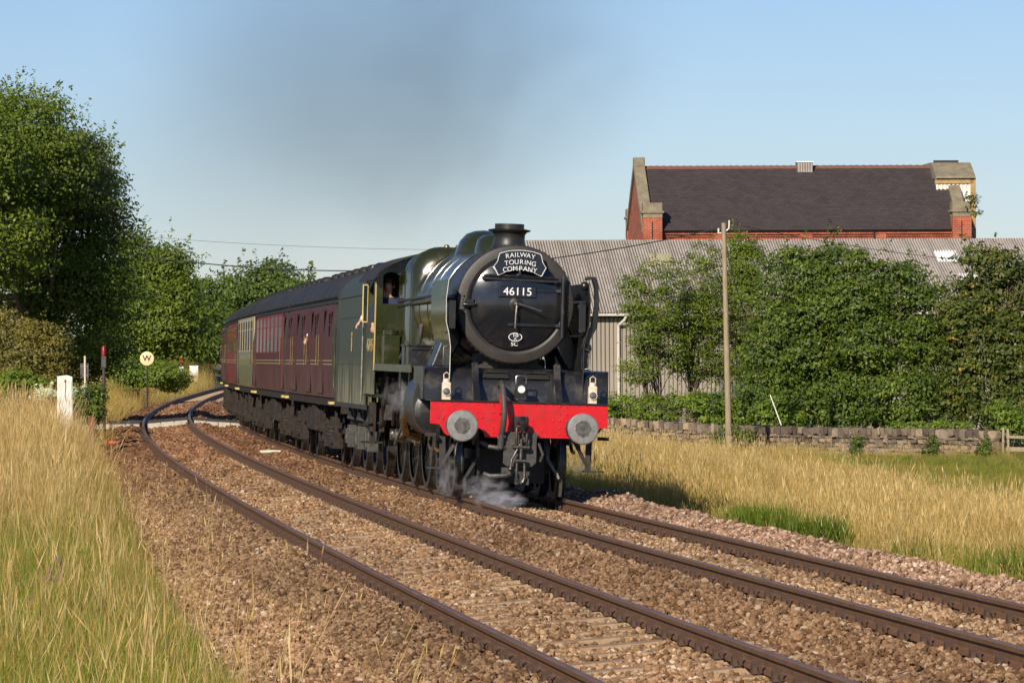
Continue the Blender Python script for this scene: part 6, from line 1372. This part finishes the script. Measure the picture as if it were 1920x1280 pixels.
    for yb in (L_ * .14 + .3, L_ * .86 - .3):
        for dy in (-1.2, 1.2): wheelset(e, yb + dy, .46)
        for sx in (-1, 1):
            q = MB(); q.prism([(yb - 1.75, .62), (yb - 1.6, .82), (yb - .7, .82), (yb - .4, .55), (yb + .4, .55), (yb + .7, .82), (yb + 1.6, .82), (yb + 1.75, .62), (yb + 1.5, .55), (yb + .8, .62), (yb + .5, .36), (yb - .5, .36), (yb - .8, .62), (yb - 1.5, .55)], sx * 1.02, sx * 1.08, 'YZ'); q.box((sx * 1.1, yb, .62), (.16, .5, .6)); q.build('bogie_side', M['under'], e, smooth=False)
            for dy in (-1.2, 1.2):
                q = MB(); q.box((sx * 1.12, yb + dy, .48), (.2, .3, .32)); q.tube([(sx * 1.2, yb + dy, .48), (sx * 1.26, yb + dy, .48)], .09, 10); q.box((sx * 1.12, yb + dy, .74), (.12, .7, .06)); q.build('axlebox', M['under'], e, smooth=False, bevel=.012)
            q = MB()
            for dy in (-.2, .2):
                for k in range(5): q.lathe([(k * .07, .08), (k * .07 + .03, .09), (k * .07 + .06, .08)], (sx * 1.16, yb + dy, .4), 'Z', 10, False)
            q.build('coil_spring', M['under'], e)
            q = MB(); q.box((sx * 1.22, yb - 1.9, .75), (.05, .06, .62)); q.box((sx * 1.2, yb + 1.95, .8), (.1, .1, .4)); q.build('step_hanger', M['under'], e, smooth=False)
    for y in (-.02, L_ + .02):
        q = MB(); q.box((0, y, 2.25), (1.0, .28, 1.9)); q.build('gangway', M['black_matt'], e, smooth=False)
        q = MB(); q.tube([(-.88, y, 1.05), (-.88, y + (.4 if y < 1 else -.4), 1.05)], .1, 12); q.tube([(.88, y, 1.05), (.88, y + (.4 if y < 1 else -.4), 1.05)], .1, 12); q.box((0, y + (.2 if y < 1 else -.2), 1.15), (2.3, .12, .3)); q.build('headstock', M['under'], e, smooth=False)
    return e, L_
S0 = S_T + 18.9
ch1, L1 = coach(S0, 59.3, 'dark maroon brake coach directly behind the green tender', M['maroon'], M['maroon'], 'brake')
coach(59.6, 74.2, 'maroon coach with a bright red window band, second behind the tender', M['maroon'], M['maroon2'], 'strip')
coach(74.5, 86.5, 'olive green coach with cream framed windows between two red ones', M['olive'], M['cream'], 'olive')
coach(86.8, 99.5, 'bright maroon coach behind the olive and cream one', M['maroon2'], M['maroon2'], 'plain')
coach(99.8, 113.5, 'dark coach farthest back, almost hidden where the train curves away', M['maroon'], M['maroon'], 'plain')
q = MB(); p = i2w(648, 528, 83.2); q.tube([(0, 0, 0), (0, 0, .13)], .035, 8); q.tube([(.02, 0, .1), (.12, 0, .11), (.2, 0, .05)], .01, 6); o = q.build('roof_fitting', M['brass'], ch1); o.location = (-.55, .9, 3.70)

# ------------------------------------------------------------------ people
def skin_body(name, J, E_, m, par, lv=2):
    me = bpy.data.meshes.new(name); me.from_pydata([j[0] for j in J], E_, []); me.materials.append(m)
    o = bpy.data.objects.new(name, me); COL.objects.link(o); o.parent = par
    md = o.modifiers.new('skin', 'SKIN'); md.use_smooth_shade = True
    if not me.skin_vertices:
        bpy.context.view_layer.objects.active = o
    for k, (p, r) in enumerate(J):
        sv = me.skin_vertices[0].data[k]; sv.radius = (r, r) if not isinstance(r, tuple) else r; sv.use_root = (k == 0)
    o.modifiers.new('subdiv', 'SUBSURF').levels = lv; o.modifiers['subdiv'].render_levels = lv
    return o
def person(loc, rz, lab, hairm, top_m, arm, name='person', head=(0, 0, 0), parent_M=None):
    """standing figure facing -y; arm: shoulder->hand points of the raised or resting right (picture left) arm"""
    e = empty(name, label=lab, cat='person'); m4 = LM @ Matrix.Translation(loc) @ Matrix.Rotation(rz, 4, 'Z'); e.matrix_world = m4
    sh_, el, wr = arm
    J = [((0, 0, .95), (.15, .11)), ((0, 0, 1.15), (.14, .10)), ((0, 0, 1.38), (.16, .11)), ((0, -.01, 1.50), .06), ((head[0] * .5, head[1] * .5 - .01, 1.56), .055), ((head[0], head[1] - .02, 1.66), (.085, .10)), ((head[0], head[1] - .01, 1.75), (.075, .09)),
         ((-.19, 0, 1.43), .062), (el, .045), (wr, .032), ((.19, 0, 1.43), .062), ((.25, -.02, 1.15), .045), ((.24, -.16, .95), .032),
         ((-.10, 0, .85), .10), ((-.11, 0, .48), .065), ((-.11, .02, .08), .045), ((-.11, -.12, .03), .035), ((.10, 0, .85), .10), ((.11, 0, .48), .065), ((.11, .02, .08), .045), ((.11, -.12, .03), .035)]
    E_ = [(0, 1), (1, 2), (2, 3), (3, 4), (4, 5), (5, 6), (2, 7), (7, 8), (8, 9), (2, 10), (10, 11), (11, 12), (0, 13), (13, 14), (14, 15), (15, 16), (0, 17), (17, 18), (18, 19), (19, 20)]
    skin_body('body', J, E_, M['skin'], e)
    # shirt over torso and arms, trousers over the legs
    w2 = tuple(Vector(el).lerp(Vector(wr), .85))
    JS = [((0, 0, .98), (.17, .13)), ((0, 0, 1.15), (.16, .12)), ((0, 0, 1.38), (.18, .13)), ((0, 0, 1.47), .085), ((-.19, 0, 1.43), .08), (el, .06), (w2, .048), ((.19, 0, 1.43), .08), ((.25, -.02, 1.15), .06), ((.24, -.13, .99), .05)]
    skin_body('jacket', JS, [(0, 1), (1, 2), (2, 3), (2, 4), (4, 5), (5, 6), (2, 7), (7, 8), (8, 9)], top_m, e)
    JT = [((0, 0, .96), (.165, .125)), ((-.10, 0, .82), .115), ((-.11, 0, .48), .08), ((-.11, .02, .12), .07), ((.10, 0, .82), .115), ((.11, 0, .48), .08), ((.11, .02, .12), .07)]
    skin_body('trousers', JT, [(0, 1), (1, 2), (2, 3), (0, 4), (4, 5), (5, 6)], M['navy'], e)
    q = MB(); hx, hy = head[0], head[1]; q.ball((hx, hy + .025, 1.745), .112, 14, (.92, 1.0, .9)); q.ball((hx, hy + .055, 1.68), .09, 12, (.95, .8, 1.1)); q.build('hair', hairm, e)
    q = MB(); q.ball((hx, hy - .118, 1.665), .018, 8, (.8, 1, 1.4))
    for sx in (-1, 1): q.ball((hx + sx * .095, hy, 1.67), .024, 8, (.5, .8, 1.3))
    q.build('nose_and_ears', M['skin'], e)
    q = MB()
    for sx in (-1, 1): q.ball((hx + sx * .034, hy - .10, 1.695), .011, 8)
    q.box((hx, hy - .108, 1.615), (.045, .01, .008)); q.build('eyes_and_mouth', M['hair'], e)
    # hand: palm, four unequal bent fingers and a thumb
    d = (Vector(wr) - Vector(el)).normalized(); s_ = d.cross(Vector((0, 0, 1))).normalized() if abs(d.z) < .95 else Vector((1, 0, 0)); u = s_.cross(d)
    o0 = Vector(wr); J = [(tuple(o0 - d * .02), .026), (tuple(o0 + d * .05), (.034, .02))]; E2 = [(0, 1)]
    for k, (off, ln) in enumerate(((-.032, .07), (-.011, .08), (.011, .076), (.032, .06))):
        b0 = o0 + d * .07 + s_ * off; i = len(J); J += [(tuple(b0), .011), (tuple(b0 + d * ln * .5 - u * .01), .0095), (tuple(b0 + d * ln * .8 - u * .035), .0085)]; E2 += [(1, i), (i, i + 1), (i + 1, i + 2)]
    i = len(J); J += [(tuple(o0 + d * .03 - s_ * .038), .013), (tuple(o0 + d * .065 - s_ * .058 - u * .015), .010)]; E2 += [(0, i), (i, i + 1)]
    skin_body('hand', J, E2, M['skin'], e, 1); return e
person((-1.15, 9.50, 1.58), R(-14), 'driver in a navy jacket seen through the cab front window', M['hair'], M['navy'], ((-.19, 0, 1.43), (-.26, .02, 1.16), (-.22, -.16, 1.0)), head=(0, 0, 0))
person((-1.03, 11.05, 1.5), R(0), 'fireman in a pale shirt resting an arm out over the cab side', M['hair'], M['shirt'], ((-.19, 0, 1.43), (-.33, -.04, 1.33), (-.47, -.06, 1.16)))
pw = ch1.matrix_basis @ Vector((-.96, L1 * .47 + .33, 1.05))
e = person((0, 0, 0), 0, 'passenger leaning from a door window of the brake coach', M['hair'], M['shirt'], ((-.19, 0, 1.43), (-.32, -.03, 1.50), (-.37, -.06, 1.42)))
e.matrix_world = Matrix.Translation(pw) @ Matrix.Rotation(HL, 4, 'Z')

# ------------------------------------------------------------------ smoke and steam
def puff(name, c, rx, ry, rz, dens, col, nsc, thr, lab, cat, rot=(0, 0, 0), grp=None):
    m = bpy.data.materials.new(name); m.use_nodes = True; t = m.node_tree; t.nodes.remove(t.nodes['Principled BSDF']); out = t.nodes['Material Output']
    pv = t.nodes.new('ShaderNodeVolumePrincipled'); pv.inputs['Color'].default_value = (*col, 1); pv.inputs['Anisotropy'].default_value = .2
    tc = t.nodes.new('ShaderNodeTexCoord'); ln = t.nodes.new('ShaderNodeVectorMath'); ln.operation = 'LENGTH'; t.links.new(tc.outputs['Object'], ln.inputs[0])
    n = t.nodes.new('ShaderNodeTexNoise'); n.inputs['Scale'].default_value = nsc; n.inputs['Detail'].default_value = 4; n.inputs['Distortion'].default_value = .6; t.links.new(tc.outputs['Object'], n.inputs['Vector'])
    ms = t.nodes.new('ShaderNodeMapRange'); ms.inputs['From Min'].default_value = 1.0; ms.inputs['From Max'].default_value = .15; t.links.new(ln.outputs['Value'], ms.inputs['Value'])
    a = t.nodes.new('ShaderNodeMapRange'); a.inputs['From Min'].default_value = thr; a.inputs['From Max'].default_value = thr + .3; t.links.new(n.outputs[0], a.inputs['Value'])
    k = t.nodes.new('ShaderNodeMath'); k.operation = 'MULTIPLY'; t.links.new(ms.outputs[0], k.inputs[0]); t.links.new(a.outputs[0], k.inputs[1])
    k2 = t.nodes.new('ShaderNodeMath'); k2.operation = 'MULTIPLY'; t.links.new(k.outputs[0], k2.inputs[0]); k2.inputs[1].default_value = dens
    t.links.new(k2.outputs[0], pv.inputs['Density']); t.links.new(pv.outputs[0], out.inputs['Volume'])
    q = MB(); q.ball((0, 0, 0), 1, 24); o = q.build(name, m, None); o.location = c; o.scale = (rx, ry, rz); o.rotation_euler = rot
    return tag(o, lab, cat, grp, 'stuff')
def hs(px, py, D, r): return i2w(px, py, D)
puff('smoke_plume', i2w(760, 60, 100), 6.8, 10, 5.0, .052, (.12, .112, .11), 1.3, .28, 'thin dark grey smoke drifting across the top of the sky above the train', 'smoke')
puff('smoke_plume', i2w(560, 260, 120), 6.8, 9, 4.4, .030, (.24, .23, .225), 1.4, .25, 'faint smoke haze drifting lower over the coaches', 'smoke')
puff('smoke_plume', i2w(930, 150, 85), 3.0, 5, 2.6, .06, (.11, .102, .10), 1.9, .36, 'darker billow of smoke high above the chimney', 'smoke')
puff('smoke_plume', i2w(790, 330, 84), 2.4, 5, 1.7, .04, (.2, .19, .19), 1.8, .30, 'thin smoke just behind and above the locomotive dome', 'smoke')
puff('smoke_plume', i2w(1090, 165, 82), .34, .5, .42, .12, (.15, .145, .145), 1.9, .40, 'tiny torn wisp of smoke at the right of the plume', 'smoke')
puff('steam', i2w(905, 915, 64.4), .42, .45, .22, 5, (.95, .95, .97), 2.6, .44, 'white steam drifting over the rails between the front wheels', 'steam')
puff('steam', i2w(938, 938, 63.6), .42, .5, .17, 9, (.95, .95, .97), 3.0, .42, 'brightest low puff of steam under the coupling', 'steam')
puff('steam', i2w(836, 895, 65.2), .20, .5, .34, 4, (.95, .95, .97), 2.4, .42, 'steam rising outside the left front wheel', 'steam')
puff('steam', i2w(752, 745, 69), .34, .8, .28, 1.6, (.95, .95, .97), 2.4, .40, 'wisp of steam beside the left cylinder', 'steam')
puff('steam', i2w(1085, 868, 65.6), .20, .5, .26, 1.8, (.95, .95, .97), 2.4, .42, 'faint steam outside the right front wheel', 'steam')
